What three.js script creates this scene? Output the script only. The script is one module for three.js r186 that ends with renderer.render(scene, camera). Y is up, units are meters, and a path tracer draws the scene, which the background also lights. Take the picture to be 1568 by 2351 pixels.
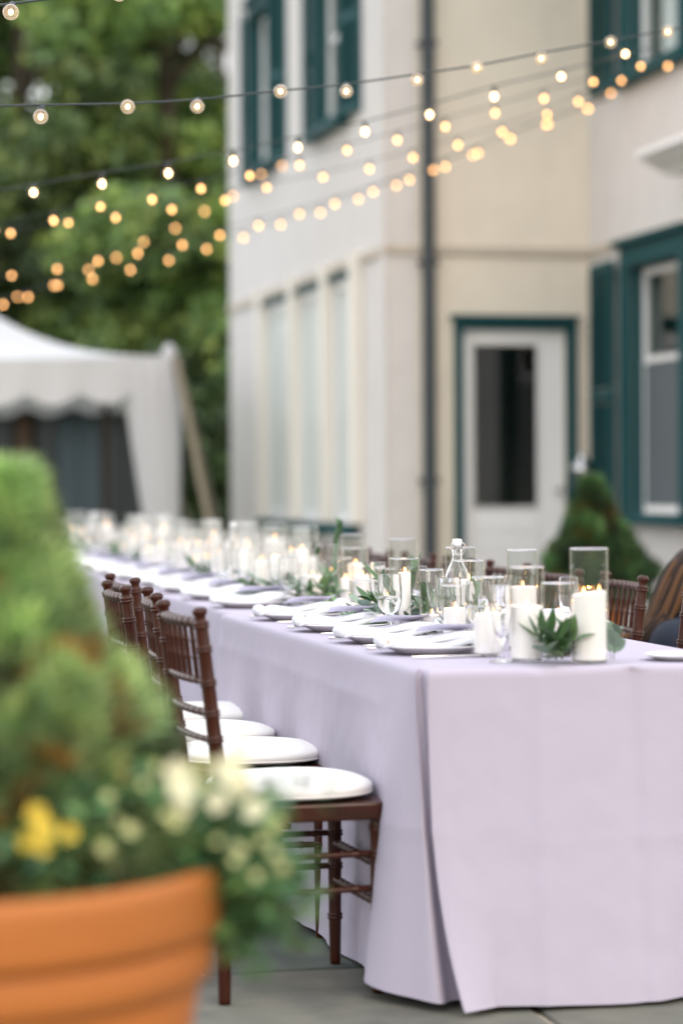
import * as THREE from 'three';
import { mergeGeometries } from 'three/addons/utils/BufferGeometryUtils.js';
import { RoundedBoxGeometry } from 'three/addons/geometries/RoundedBoxGeometry.js';
import { MarchingCubes } from 'three/addons/objects/MarchingCubes.js';
import { ImprovedNoise } from 'three/addons/math/ImprovedNoise.js';

// ------------------------------------------------------------ camera, sky, sun, exposure
// World axes: +x to the right across the table, y up, the rows of tables run away along -z. Metres.
const scene = new THREE.Scene();
const W = 682, H = 1024, IW = 1568, IH = 2351, F = 5553;       // a portrait frame and an 85 mm lens
const camera = new THREE.PerspectiveCamera(2 * Math.atan(IH / 2 / F) * 180 / Math.PI, W / H, 0.1, 900);
camera.filmGauge = 36;
const EYE = new THREE.Vector3(-1.418, 1.183, 5.214);
camera.position.copy(EYE);
camera.rotation.order = 'YXZ';
camera.rotation.set(-0.68 * Math.PI / 180, -13.2 * Math.PI / 180, -0.3 * Math.PI / 180);
camera.focus = 6.55;
camera.userData.fStop = 1.58;
camera.updateMatrixWorld(true);

const renderer = new THREE.WebGLRenderer({ antialias: true });
renderer.setSize(W, H);
renderer.toneMapping = THREE.LinearToneMapping;
renderer.toneMappingExposure = 1.72;
renderer.shadowMap.enabled = true;

const SUN = new THREE.Vector3(0.25, 0.62, 0.85).normalize();
{ // an evening sky of thin bright cloud: warm towards the low sun behind the camera, cooler overhead
  const w = 256, h = 128, d = new Float32Array(w * h * 4), v = new THREE.Vector3();
  for (let j = 0; j < h; j++) for (let i = 0; i < w; i++) {
    const el = ((j + 0.5) / h - 0.5) * Math.PI, az = ((i + 0.5) / w - 0.5) * 2 * Math.PI;
    v.set(Math.cos(el) * Math.cos(az), Math.sin(el), Math.cos(el) * Math.sin(az));
    const up = Math.max(0, v.y), s = Math.max(0, v.dot(SUN)), k = Math.pow(up, 0.6);
    const warm = 0.35 * Math.pow(s, 2);
    const base = 1.05 + 0.25 * up;
    const o = (j * w + i) * 4;
    d[o] = base * (1.0 - 0.17 * k) + warm * 1.0;
    d[o + 1] = base * (0.985 - 0.08 * k) + warm * 0.86;
    d[o + 2] = base * (0.97 + 0.06 * k) + warm * 0.62;
    d[o + 3] = 1;
  }
  const t = new THREE.DataTexture(d, w, h, THREE.RGBAFormat, THREE.FloatType);
  t.mapping = THREE.EquirectangularReflectionMapping; t.magFilter = t.minFilter = THREE.LinearFilter; t.needsUpdate = true;
  scene.background = t; scene.environment = t;
}
const sun = new THREE.DirectionalLight(0xffe6c8, 0.5);
sun.position.copy(SUN).multiplyScalar(60); sun.target.position.set(0, 0, -6);
sun.castShadow = true; sun.shadow.radius = 30;
Object.assign(sun.shadow.camera, { left: -25, right: 25, top: 25, bottom: -25, near: 1, far: 140 });
sun.shadow.mapSize.set(2048, 2048);
scene.add(sun, sun.target);

// ------------------------------------------------------------ helpers
let seed = 12345;
const rnd = () => { seed = (seed + 0x6D2B79F5) | 0; let t = Math.imul(seed ^ (seed >>> 15), 1 | seed); t = (t + Math.imul(t ^ (t >>> 7), 61 | t)) ^ t; return ((t ^ (t >>> 14)) >>> 0) / 4294967296; };
const rr = (a, b) => a + (b - a) * rnd();
const V3 = (x, y, z) => new THREE.Vector3(x, y, z);
const perlin = new ImprovedNoise();
const fbm = (x, y, z, o = 4) => { let s = 0, a = 1, n = 0; for (let i = 0; i < o; i++) { s += a * perlin.noise(x, y, z); n += a; x *= 2.03; y *= 2.03; z *= 2.03; a *= 0.5; } return s / n; };
const right = V3(1, 0, 0).applyQuaternion(camera.quaternion), upv = V3(0, 1, 0).applyQuaternion(camera.quaternion), fwd = V3(0, 0, -1).applyQuaternion(camera.quaternion);
const ray = (px, py) => fwd.clone().addScaledVector(right, (px - IW / 2) / F).addScaledVector(upv, (IH / 2 - py) / F);
const at = (px, py, Z) => ray(px, py).multiplyScalar(Z).add(EYE);                       // a survey point at depth Z
const onPlane = (px, py, h) => { const r = ray(px, py); return r.multiplyScalar((h - EYE.y) / r.y).add(EYE); };

const used = {};
const numbered = (n) => { const k = used[n] = (used[n] ?? -1) + 1; return k ? `${n}_${String(k).padStart(3, '0')}` : n; };
function tag(o, label, category, group, kind) {
  o.userData = {};
  if (label) o.userData.label = label;
  if (category) o.userData.category = category;
  if (group) o.userData.group = group;
  if (kind) o.userData.kind = kind;
  return o;
}
function shade(o) { o.traverse((m) => { if (m.isMesh) { m.castShadow = true; m.receiveShadow = true; } }); return o; }
function thing(name, label, category, group, pos) { const o = new THREE.Group(); o.name = numbered(name); tag(o, label, category, group); if (pos) o.position.copy(pos); scene.add(o); return o; }
function part(parent, name, geo, mat) { const m = new THREE.Mesh(geo, mat); m.name = name; parent.add(m); return m; }
function solo(name, geo, mat, label, category, group, pos) { const m = new THREE.Mesh(geo, mat); m.name = numbered(name); tag(m, label, category, group); if (pos) m.position.copy(pos); scene.add(m); return m; }
function struct(name, geo, mat) { const m = new THREE.Mesh(geo, mat); m.name = numbered(name); m.userData = { kind: 'structure' }; scene.add(m); return m; }
function copy(o, name, label, pos, turn) { const c = o.clone(); c.name = numbered(name); c.userData = { ...o.userData, label }; if (pos) c.position.copy(pos); if (turn !== undefined) c.rotation.y = turn; scene.add(c); return c; }
const ORD = ['first', 'second', 'third', 'fourth', 'fifth', 'sixth', 'seventh', 'eighth', 'ninth', 'tenth', 'eleventh', 'twelfth', 'thirteenth', 'fourteenth', 'fifteenth', 'sixteenth', 'seventeenth', 'eighteenth', 'nineteenth', 'twentieth'];

const box = (w, h, d, x = 0, y = 0, z = 0) => new THREE.BoxGeometry(w, h, d).translate(x, y, z);
const rbox = (w, h, d, x = 0, y = 0, z = 0, r = 0.006) => new RoundedBoxGeometry(w, h, d, 2, Math.min(r, w / 2.1, h / 2.1, d / 2.1)).translate(x, y, z);
const merge = (l) => mergeGeometries(l.map((g) => { const n = g.index ? g.toNonIndexed() : g; for (const k of Object.keys(n.attributes)) if (!['position', 'normal', 'uv'].includes(k)) n.deleteAttribute(k); return n; }));
const lathe = (pts, seg = 20) => new THREE.LatheGeometry(pts.map(([r, y]) => new THREE.Vector2(r, y)), seg);
function grid(nu, nv, fn, closeU = false) { // fn(u, v) -> [x, y, z], u and v in 0..1
  const p = [], uv = [], ix = [];
  for (let j = 0; j <= nv; j++) for (let i = 0; i <= nu; i++) { p.push(...fn(i / nu, j / nv)); uv.push(i / nu, j / nv); }
  for (let j = 0; j < nv; j++) for (let i = 0; i < nu; i++) { const a = j * (nu + 1) + i, b = a + 1, c = a + nu + 1, d = c + 1; ix.push(a, b, d, a, d, c); }
  const g = new THREE.BufferGeometry();
  g.setAttribute('position', new THREE.Float32BufferAttribute(p, 3)); g.setAttribute('uv', new THREE.Float32BufferAttribute(uv, 2)); g.setIndex(ix); g.computeVertexNormals();
  if (closeU) { const n = g.attributes.normal; for (let j = 0; j <= nv; j++) { const a = j * (nu + 1), b = a + nu, s = V3(n.getX(a) + n.getX(b), n.getY(a) + n.getY(b), n.getZ(a) + n.getZ(b)).normalize(); n.setXYZ(a, s.x, s.y, s.z); n.setXYZ(b, s.x, s.y, s.z); } }
  return g;
}
function sweep(points, radius, segs = 24, sides = 8) { // a round bar along a curve whose radius changes, with closed ends
  const c = points instanceof THREE.Curve ? points : new THREE.CatmullRomCurve3(points), fr = c.computeFrenetFrames(segs, false);
  const r = typeof radius === 'function' ? radius : () => radius, P = [];
  for (let j = 0; j <= segs; j++) P.push(c.getPointAt(j / segs));
  return grid(sides, segs + 2, (u, v) => {
    const j = Math.round(v * (segs + 2)) - 1, k = Math.min(segs, Math.max(0, j)), rad = j < 0 || j > segs ? 1e-5 : r(k / segs), a = u * 2 * Math.PI;
    const q = P[k].clone().addScaledVector(fr.normals[k], Math.cos(a) * rad).addScaledVector(fr.binormals[k], Math.sin(a) * rad);
    return [q.x, q.y, q.z];
  }, true);
}
const rod = (a, b, r, sides = 8) => sweep(new THREE.LineCurve3(a, b), r, 2, sides);

// ------------------------------------------------------------ materials
function noiseTex(size, fn, srgb = false, rep = [1, 1]) {
  const d = new Uint8Array(size * size * 4);
  for (let y = 0; y < size; y++) for (let x = 0; x < size; x++) { const c = fn(x / size, y / size), o = (y * size + x) * 4; d[o] = c[0] * 255; d[o + 1] = c[1] * 255; d[o + 2] = c[2] * 255; d[o + 3] = 255; }
  const t = new THREE.DataTexture(d, size, size); t.wrapS = t.wrapT = THREE.RepeatWrapping; t.magFilter = THREE.LinearFilter; t.minFilter = THREE.LinearMipmapLinearFilter; t.generateMipmaps = true; t.repeat.set(...rep); if (srgb) t.colorSpace = THREE.SRGBColorSpace; t.needsUpdate = true; return t;
}
const cl = (x) => Math.min(1, Math.max(0, x));
const tile = (x, y, f, o, z = 0) => { // seamless fbm
  const a = fbm(x * f, y * f, z, o), b = fbm((x - 1) * f, y * f, z, o), c = fbm(x * f, (y - 1) * f, z, o), d = fbm((x - 1) * f, (y - 1) * f, z, o);
  return (a * (1 - x) + b * x) * (1 - y) + (c * (1 - x) + d * x) * y;
};
const S = (rgb, o = {}) => { const m = new THREE.MeshStandardMaterial({ roughness: 0.8, side: THREE.DoubleSide, ...o }); m.color.setRGB(...rgb); return m; };
const P = (rgb, o = {}) => { const m = new THREE.MeshPhysicalMaterial({ roughness: 0.5, side: THREE.DoubleSide, ...o }); m.color.setRGB(...rgb); return m; };
const weave = noiseTex(256, (x, y) => { const a = 0.5 + 0.25 * Math.sin(x * 2 * Math.PI * 64) + 0.25 * Math.sin(y * 2 * Math.PI * 64) + 0.6 * tile(x, y * 0.99, 6, 3, 3); const c = cl(a); return [c, c, c]; });
weave.repeat.set(6, 6);
const stucco = noiseTex(512, (x, y) => { const c = cl(0.5 + 0.9 * tile(x, y, 24, 4, 1)); return [c, c, c]; });
const stuccoCol = noiseTex(256, (x, y) => { const c = cl(0.95 + 0.14 * tile(x, y, 3, 5, 8) + 0.05 * tile(x, y * 0.15, 12, 3, 3)); return [c, c * 0.995, c * 0.985]; });
const stoneCol = noiseTex(512, (x, y) => { const a = tile(x, y, 4, 6, 2), b = tile(x, y, 11, 5, 5), s = 0.66 + 0.75 * a + 0.4 * b; return [cl(s * (1 + 0.16 * b)), cl(s * (1.01)), cl(s * (0.98 - 0.22 * a))]; });
const stoneBump = noiseTex(512, (x, y) => { const c = cl(0.5 + 0.7 * tile(x, y, 5, 7, 4) + 0.25 * Math.abs(tile(x, y, 9, 3, 6))); return [c, c, c]; });
const woodCol = noiseTex(256, (x, y) => { const c = cl(0.72 + 0.5 * tile(x, y, 4, 3, 1) + 0.35 * tile(x, y, 22, 2, 7)); return [c, c * 0.97, c * 0.94]; });
const clayCol = noiseTex(256, (x, y) => { const a = tile(x, y, 4, 5, 3), b = cl(2.2 * (tile(x, y, 3, 4, 9) - 0.12)), c = cl(0.84 + 0.4 * a); return [c + (0.95 - c) * b * 0.35, c * (1 - 0.06 * a) + (0.95 - c) * b * 0.6, c + (1 - c) * b * 0.8]; });
const grassCol = noiseTex(512, (x, y) => { const c = cl(0.6 + 0.6 * tile(x, y, 16, 5, 3)); return [c, c, c * 0.8]; });
const M = {
  cloth: P([0.43, 0.386, 0.462], { roughness: 0.85, sheen: 0.25, sheenRoughness: 0.6, bumpMap: weave, bumpScale: 0.0003 }),
  wood: P([0.056, 0.0115, 0.003], { roughness: 0.33, specularIntensity: 0.5, clearcoat: 0.12, clearcoatRoughness: 0.12, map: woodCol }),
  cushion: P([0.80, 0.77, 0.73], { roughness: 0.75, sheen: 0.2 }),
  china: P([0.80, 0.79, 0.79], { roughness: 0.18, clearcoat: 0.5, clearcoatRoughness: 0.08 }),
  napkin: S([0.80, 0.80, 0.83], { roughness: 0.9, bumpMap: weave, bumpScale: 0.0003 }),
  card: S([0.72, 0.69, 0.83], { roughness: 0.7 }),
  cork: S([0.46, 0.27, 0.13], { roughness: 0.95, bumpMap: stucco, bumpScale: 0.001 }),
  steel: S([0.72, 0.70, 0.68], { metalness: 1, roughness: 0.2 }),
  bread: S([0.45, 0.24, 0.09], { roughness: 0.9 }),
  wax: P([0.86, 0.83, 0.79], { roughness: 0.5, sheen: 0.1 }),
  wick: S([0.03, 0.025, 0.02]),
  glass: P([1, 1, 1], { roughness: 0.0, transmission: 1, thickness: 0.01, ior: 1.47 }),
  thin: P([1, 1, 1], { roughness: 0.0, transmission: 1, thickness: 0, ior: 1.66 }),
  pane: P([0.9, 0.93, 0.92], { roughness: 0.0, transmission: 1, thickness: 0, ior: 1.5 }),
  water: P([0.97, 1, 0.98], { roughness: 0.0, transmission: 1, thickness: 0.02, ior: 1.33 }),
  stopper: P([0.85, 0.85, 0.84], { roughness: 0.3 }),
  wire: S([0.025, 0.035, 0.035], { roughness: 0.6 }),
  black: S([0.02, 0.025, 0.025], { roughness: 0.5 }),
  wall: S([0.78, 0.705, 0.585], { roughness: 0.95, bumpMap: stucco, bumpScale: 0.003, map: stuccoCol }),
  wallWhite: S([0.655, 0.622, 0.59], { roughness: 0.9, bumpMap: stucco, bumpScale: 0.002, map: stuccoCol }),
  belt: S([0.50, 0.44, 0.36], { roughness: 0.9 }),
  teal: P([0.010, 0.064, 0.068], { roughness: 0.6, specularIntensity: 0.3 }),
  paint: P([0.82, 0.80, 0.77], { roughness: 0.4 }),
  cream: P([0.78, 0.73, 0.64], { roughness: 0.55 }),
  curtain_and_reflection: S([0.80, 0.82, 0.85], { roughness: 1 }),
  inside: S([0.045, 0.042, 0.032], { roughness: 1 }),
  screen: S([0.10, 0.115, 0.12], { roughness: 0.7 }),
  pipe: S([0.045, 0.055, 0.06], { roughness: 0.5, metalness: 0.3 }),
  roof: S([0.10, 0.10, 0.105], { roughness: 0.9 }),
  brass: S([0.62, 0.47, 0.25], { metalness: 1, roughness: 0.3 }),
  tent: P([0.66, 0.655, 0.665], { roughness: 0.7, transmission: 0.3, thickness: 0 }),
  strap: S([0.22, 0.185, 0.13], { roughness: 0.9 }),
  rope: S([0.21, 0.19, 0.14], { roughness: 0.9 }),
  pole: S([0.5, 0.45, 0.38], { roughness: 0.6 }),
  slate: S([0.055, 0.075, 0.085], { roughness: 0.8 }),
  timber: S([0.06, 0.035, 0.02], { roughness: 0.85 }),
  bark: S([0.09, 0.07, 0.05], { roughness: 1 }),
  leaf: P([1, 1, 1], { roughness: 0.6, transmission: 0.3, thickness: 0 }),
  ruscus: P([0.055, 0.125, 0.04], { roughness: 0.38, clearcoat: 0.15 }),
  ruscusPale: P([0.13, 0.22, 0.075], { roughness: 0.42 }),
  euca: P([0.22, 0.30, 0.23], { roughness: 0.6 }),
  stem: S([0.10, 0.12, 0.05]),
  soil: S([0.04, 0.028, 0.02], { roughness: 1 }),
  clay: S([0.49, 0.15, 0.022], { roughness: 0.62, map: clayCol, bumpMap: stucco, bumpScale: 0.0015 }),
  petalWhite: P([0.80, 0.76, 0.52], { roughness: 0.7, transmission: 0.3, thickness: 0 }),
  petalCream: P([0.66, 0.66, 0.30], { roughness: 0.7, transmission: 0.3, thickness: 0 }),
  petalYellow: P([0.80, 0.58, 0.05], { roughness: 0.7, transmission: 0.3, thickness: 0 }),
  skin: P([0.58, 0.36, 0.26], { roughness: 0.55 }),
  navy: S([0.008, 0.013, 0.026], { roughness: 0.9 }),
  hair: P([0.022, 0.010, 0.005], { roughness: 0.5, specularIntensity: 0.4 }),
  hairLight: P([0.10, 0.045, 0.016], { roughness: 0.5, specularIntensity: 0.4 }),
  mortar: S([0.40, 0.34, 0.26], { roughness: 1 }),
  grass: S([0.07, 0.10, 0.035], { roughness: 1, map: grassCol }),
};
const STONE = [[0.20, 0.187, 0.143], [0.17, 0.165, 0.135], [0.225, 0.205, 0.15], [0.185, 0.178, 0.148]].map((c, i) => { const a = stoneCol.clone(), b = stoneBump.clone(); a.offset.set(i * 0.37, i * 0.21); b.offset.copy(a.offset); return S(c, { roughness: 0.75, map: a, bumpMap: b, bumpScale: 0.006 }); });
const STONE_DARK_SHADED = STONE.map((m) => { const d = m.clone(); d.color.multiply(new THREE.Color().setRGB(0.54, 0.68, 0.80)); return d; });  // shade under the chairs put into the colour, with some real slab variation
const glow = (rgb, k) => { const m = new THREE.MeshStandardMaterial({ color: 0x000000, roughness: 0.6 }); m.emissive.setRGB(...rgb); m.emissiveIntensity = k; return m; };
M.flame = glow([1, 0.47, 0.14], 5);
M.filament = glow([1, 0.52, 0.2], 6.5);
M.filamentMid = glow([1, 0.66, 0.34], 11);
M.filamentNear = glow([1, 0.74, 0.42], 6);
M.globeNear = P([0.97, 0.86, 0.74], { roughness: 0.42, transmission: 1, thickness: 0, ior: 1.5 });
M.globe = P([0.98, 0.90, 0.80], { roughness: 0.0, transmission: 1, thickness: 0, ior: 1.5 });

// ------------------------------------------------------------ ground: lawn, mortar bed, flagstones
{
  const g = new THREE.PlaneGeometry(900, 900, 1, 1); g.rotateX(-Math.PI / 2); g.translate(0, -0.05, 0);
  const uv = g.attributes.uv; for (let i = 0; i < uv.count; i++) uv.setXY(i, uv.getX(i) * 300, uv.getY(i) * 300);
  struct('lawn', g, M.grass);
  const patio = new THREE.Group(); patio.name = 'patio'; patio.userData = { kind: 'structure' }; scene.add(patio);
  const bed = new THREE.PlaneGeometry(13.6, 20); bed.rotateX(-Math.PI / 2); bed.translate(-1.9, -0.009, -4.0); part(patio, 'mortar_bed', bed, M.mortar);
  const stone = (w, d, s) => { // a dressed slab with eased, slightly uneven edges
    const c = 0.007, nx = 5, nz = 5, top = grid(nx, nz, (u, v) => { const e = (u === 0 || u === 1 || v === 0 || v === 1) ? 0.004 * (fbm(u * 7 + s, v * 7, s) - 0.2) : 0; return [(u - 0.5) * (w - 2 * c) + (u === 0 ? e : u === 1 ? -e : 0), 0, (0.5 - v) * (d - 2 * c) + (v === 0 ? -e : v === 1 ? e : 0)]; });
    const side = grid(4, 2, (u, v) => { const k = Math.round(u * 4) % 4, sx = [-1, 1, 1, -1][k], sz = [1, 1, -1, -1][k]; const o = v === 0 ? 0 : v > 0.9 ? 0 : -c; return [sx * (w / 2 + (v === 1 ? -c : 0) * 1), v === 1 ? 0 : v === 0 ? -0.03 : -c, sz * (d / 2 + (v === 1 ? -c : 0))]; });
    const m = merge([top, side]); const p = m.attributes.position, q = m.attributes.uv; for (let i = 0; i < p.count; i++) q.setXY(i, p.getX(i) / 1.3 + s * 0.37, p.getZ(i) / 1.3 + s * 0.71);
    return m;
  };
  const rows = [-3.4, -2.65, -1.95, -1.3, -0.62, 0.52, 1.28, 1.9, 2.8, 3.4, 4.2, 5.0, 5.6, 6.5, 7.2, 8.0, 8.9, 9.6, 10.5, 11.3, 12.0, 12.99];
  rows.slice(0, -1).forEach((u0, r) => {
    const u1 = rows[r + 1]; let x = -5.2 + rr(0, 0.6); const joints = r === 4 ? [-4.9, -3.9, -2.7, -1.75, -0.9, 0.235, 1.2, 2.3, 3.3, 4.4] : null;
    let k = 0; if (joints) x = joints[0];
    while (x < 4.4) {
      const x1 = joints ? joints[++k] ?? 4.6 : x + rr(0.75, 1.35), w = x1 - x - 0.014, d = u1 - u0 - 0.014;
      const m = part(patio, 'paving_stone', stone(w, d, rnd() * 20), (u0 >= 0.5 && rnd() < 0.85 ? STONE_DARK_SHADED : STONE)[Math.floor(rnd() * 4)]); m.position.set((x + x1) / 2, rr(-0.0015, 0.0015), -(u0 + u1) / 2);
      x = x1;
    }
  });
}

// ------------------------------------------------------------ house
const HX = 3.231, HU = 13.03, IX = 4.885, FARU = 19.66, TOP = 7.6, TH = 0.24;
{
  const house = thing('house', 'cream stucco house with dark teal shutters, white door and black downspout', 'house');
  const wallShape = (w, h, holes) => { const s = new THREE.Shape(); s.moveTo(0, 0); s.lineTo(w, 0); s.lineTo(w, h); s.lineTo(0, h); s.closePath(); for (const [a0, b0, a1, b1] of holes) { const p = new THREE.Path(); p.moveTo(a0, b0); p.lineTo(a0, b1); p.lineTo(a1, b1); p.lineTo(a1, b0); p.closePath(); s.holes.push(p); } const g = new THREE.ExtrudeGeometry(s, { depth: TH, bevelEnabled: false }); return g; };
  // the side wall faces -x; its own length runs from the far end (u = FARU) towards the camera
  const T2A = (t) => (FARU - HU) - t;
  const tall = [[0.9, 1.85], [2.05, 3.2], [3.36, 4.7]], upper = [[1.35, 2.35], [4.28, 5.28]];
  const sideHoles = [...tall.map(([a, b]) => [T2A(b), 0.85, T2A(a), 2.88]), ...upper.map(([a, b]) => [T2A(b), 4.24, T2A(a), 5.78])];
  const side = wallShape(FARU - HU, TOP, sideHoles); side.rotateY(-Math.PI / 2); // local x -> +z, extrusion -> -x
  side.translate(HX + TH, 0, -FARU);
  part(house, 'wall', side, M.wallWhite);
  const door = { a0: IX - 1.05 - HX, a1: IX - 0.2 - HX, b0: 0.25, b1: 2.39 };
  const front = wallShape(IX - HX - 2 * 0 - TH, TOP, []); // placeholder replaced below
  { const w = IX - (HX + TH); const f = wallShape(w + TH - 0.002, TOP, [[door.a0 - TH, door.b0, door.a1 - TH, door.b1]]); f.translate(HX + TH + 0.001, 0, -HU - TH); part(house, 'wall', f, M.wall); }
  const rw = 6.0, rwin = [0.98, 2.05]; // t from the inner corner towards the camera
  const rHoles = [[rwin[0], 0.95, rwin[1], 2.80], [rwin[0], 4.24, rwin[1], 5.78]];
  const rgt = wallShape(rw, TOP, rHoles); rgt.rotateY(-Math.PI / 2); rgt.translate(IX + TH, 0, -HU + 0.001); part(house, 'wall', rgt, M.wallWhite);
  // closing walls, ceiling, floor
  part(house, 'wall', box(6.2, TOP, TH, HX + TH + 3.1, TOP / 2, -FARU - TH / 2 + TH), M.wall);
  part(house, 'wall', box(TH, TOP, FARU - HU + rw, 9.5, TOP / 2, -(FARU + HU - rw) / 2), M.wall);
  part(house, 'wall', box(4.3, TOP, TH, IX + TH + 2.15, TOP / 2, -HU + rw - TH / 2 - 0.002), M.wall);
  for (const y of [0.05, 3.05, TOP - 0.1]) { part(house, 'interior_floor', box(6.0, 0.1, FARU - HU - 0.5, HX + 3.27, y, -(FARU + HU) / 2), M.inside); part(house, 'interior_floor', box(4.3, 0.1, rw - 0.3, IX + 2.45, y + 0.003, -HU + rw / 2 - 0.1), M.inside); }
  part(house, 'interior_wall', box(0.1, 7, FARU - HU + rw - 0.6, 7.0, 3.6, -(FARU + HU - rw) / 2), M.inside);
  { const s = new THREE.Shape(); s.moveTo(HX - 0.3, TOP); s.lineTo(9.9, TOP); s.lineTo(6.5, TOP + 2.4); s.closePath(); const g = new THREE.ExtrudeGeometry(s, { depth: FARU - HU + rw + 0.4, bevelEnabled: false }); g.translate(1.3, 0, -FARU - 0.2); part(house, 'roof', g, M.roof); }
  // belt course under the upper storey
  part(house, 'belt_course', merge([rbox(0.03, 0.07, FARU - HU + 0.03, HX - 0.012, 3.0, -(FARU + HU) / 2 + 0.015)]), M.belt);
  part(house, 'belt_course', rbox(IX - HX - 0.032, 0.07, 0.03, (IX + HX) / 2 + 0.0, 3.0, -HU + 0.012), M.belt);
  part(house, 'belt_course', rbox(0.03, 0.07, rw - 0.032, IX - 0.012, 3.0, -HU + rw / 2 + 0.016), M.belt);
  part(house, 'corner_board', merge([rbox(0.025, TOP - 0.1, 0.16, HX - 0.0105, TOP / 2, -HU - 0.07)]), M.wallWhite);
  // windows: a group on the wall, local x along the wall towards the camera, z outwards
  const wg = (t, y) => (g, x) => { g.rotation.y = -Math.PI / 2; g.position.set(x, y, -(HU + t)); };
  const shutterGeo = (w, h) => { const f = []; f.push(rbox(0.05, h, 0.035, -w / 2 + 0.025, h / 2), rbox(0.05, h, 0.035, w / 2 - 0.025, h / 2)); for (const y of [0.04, h * 0.48, h - 0.04]) f.push(rbox(w - 0.1, 0.08, 0.034, 0, y)); return merge(f); };
  const louvres = (w, h) => { const l = []; for (let y = 0.11; y < h - 0.1; y += 0.042) if (Math.abs(y - h * 0.48) > 0.055) { const b = box(w - 0.1, 0.05, 0.008); b.rotateX(0.6); b.translate(0, y, 0); l.push(b); } return merge(l); };
  function shutter(x, y, u, w, h, open = 0) { const g = new THREE.Group(); g.name = 'shutter'; g.rotation.y = -Math.PI / 2 + open; g.position.set(x - 0.045, y, -u); house.add(g); part(g, 'shutter_frame', shutterGeo(w, h), M.teal); const l = part(g, 'louvres', louvres(w, h), M.teal); l.userData.kind = 'stuff'; }
  function sashWindow(x, t, y0, y1, w, o = {}) {
    const g = new THREE.Group(); g.name = 'window'; g.rotation.y = -Math.PI / 2; g.position.set(x, 0, -(HU + t)); house.add(g);
    const h = y1 - y0, cw = o.cw ?? 0.12, d = o.proud ?? 0.05;
    part(g, 'casing', merge([rbox(cw, h + cw, d, -w / 2 - cw / 2, y0 + h / 2 + cw / 2, d / 2), rbox(cw, h + cw, d, w / 2 + cw / 2, y0 + h / 2 + cw / 2, d / 2), rbox(w - 0.002, cw, d, 0, y1 + cw / 2, d / 2), rbox(w + 2 * cw + 0.08, 0.05, d + 0.05, 0, y1 + cw + 0.025, d / 2 + 0.03),
      rbox(0.012, h, 0.13, -w / 2 + 0.007, y0 + h / 2, -0.066), rbox(0.012, h, 0.13, w / 2 - 0.007, y0 + h / 2, -0.066), rbox(w - 0.03, 0.012, 0.13, 0, y1 - 0.007, -0.066)]), M.teal);
    part(g, 'sill', rbox(w + 2 * cw + 0.06, 0.08, 0.16, 0, y0 - 0.04, 0.04), M.teal);
    const st = 0.055, z = -0.10, mid = y0 + h * (o.mid ?? 0.5);
    part(g, 'sash', merge([rbox(st, h, 0.04, -w / 2 + 0.015 + st / 2, y0 + h / 2, z), rbox(st, h, 0.04, w / 2 - 0.015 - st / 2, y0 + h / 2, z), rbox(w - 0.14, st, 0.04, 0, y1 - 0.015 - st / 2, z), rbox(w - 0.14, 0.07, 0.04, 0, y0 + 0.035, z), rbox(w - 0.14, 0.05, 0.044, 0, mid, z)]), M.paint);
    const bw = w - 0.14;
    part(g, 'pane', box(bw, y1 - mid - 0.09, 0.004, 0, (mid + y1) / 2 - 0.01, z), M.pane); part(g, 'pane', box(bw, mid - y0 - 0.09, 0.004, 0, (mid + y0) / 2 + 0.01, z - 0.002), M.pane);
    if (o.screen) part(g, 'insect_screen', box(bw, mid - y0 - 0.09, 0.003, 0, (mid + y0) / 2 + 0.01, z + 0.02), M.screen);
    if (o.curtain_and_reflection) { part(g, 'curtain_and_reflection', grid(40, 2, (u, v) => [(u - 0.5) * bw * o.curtain_and_reflection, y0 + 0.02 + v * (h - 0.05), z - 0.1 + 0.02 * Math.sin(u * 40)]), M.curtain_and_reflection); }
    return g;
  }
  for (const [a, b] of upper) { sashWindow(HX, (a + b) / 2, 4.24, 5.78, b - a, { curtain_and_reflection: 0.6 }); shutter(HX, 4.2, HU + b + 0.36, 0.45, 1.66, -0.16); shutter(HX, 4.2, HU + a - 0.36, 0.45, 1.66, 0.16); }
  sashWindow(IX, -(rwin[0] + rwin[1]) / 2, 0.95, 2.80, 1.07, { screen: true, mid: 0.62, cw: 0.16, curtain_and_reflection: 0.0 });
  sashWindow(IX, -(rwin[0] + rwin[1]) / 2, 4.24, 5.78, 1.07, { cw: 0.16, curtain_and_reflection: 0.8 });
  shutter(IX, 0.9, HU - 0.42, 0.58, 1.98, -0.05); shutter(IX, 4.2, HU - 0.42, 0.58, 1.66, -0.05);
  // the row of tall lights on the side wall, with posts that stand proud
  tall.forEach(([a, b], i) => {
    const w = b - a, g = new THREE.Group(); g.name = 'window'; g.rotation.y = -Math.PI / 2; g.position.set(HX, 0, -(HU + (a + b) / 2)); house.add(g);
    const st = 0.05, z = -0.03;
    part(g, 'frame', merge([rbox(st, 2.03, 0.05, -w / 2 + st / 2 + 0.002, 1.865, z), rbox(st, 2.03, 0.05, w / 2 - st / 2 - 0.002, 1.865, z), rbox(w - 2 * st - 0.006, 0.06, 0.05, 0, 2.85, z), rbox(w - 2 * st - 0.006, 0.07, 0.05, 0, 0.885, z), rbox(0.04, 1.9, 0.04, 0, 1.87, z)]), M.paint);
    for (const s of [-1, 1]) part(g, 'pane', box(w / 2 - 0.08, 1.88, 0.004, s * (w / 4 - 0.014), 1.87, z), M.pane);
    part(g, 'head_trim', rbox(w + 0.02, 0.045, 0.05, 0, 2.915, 0.026), M.teal);
    part(g, 'sill', rbox(w - 0.06, 0.09, 0.14, 0, 0.80, 0.06), M.teal);
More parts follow.
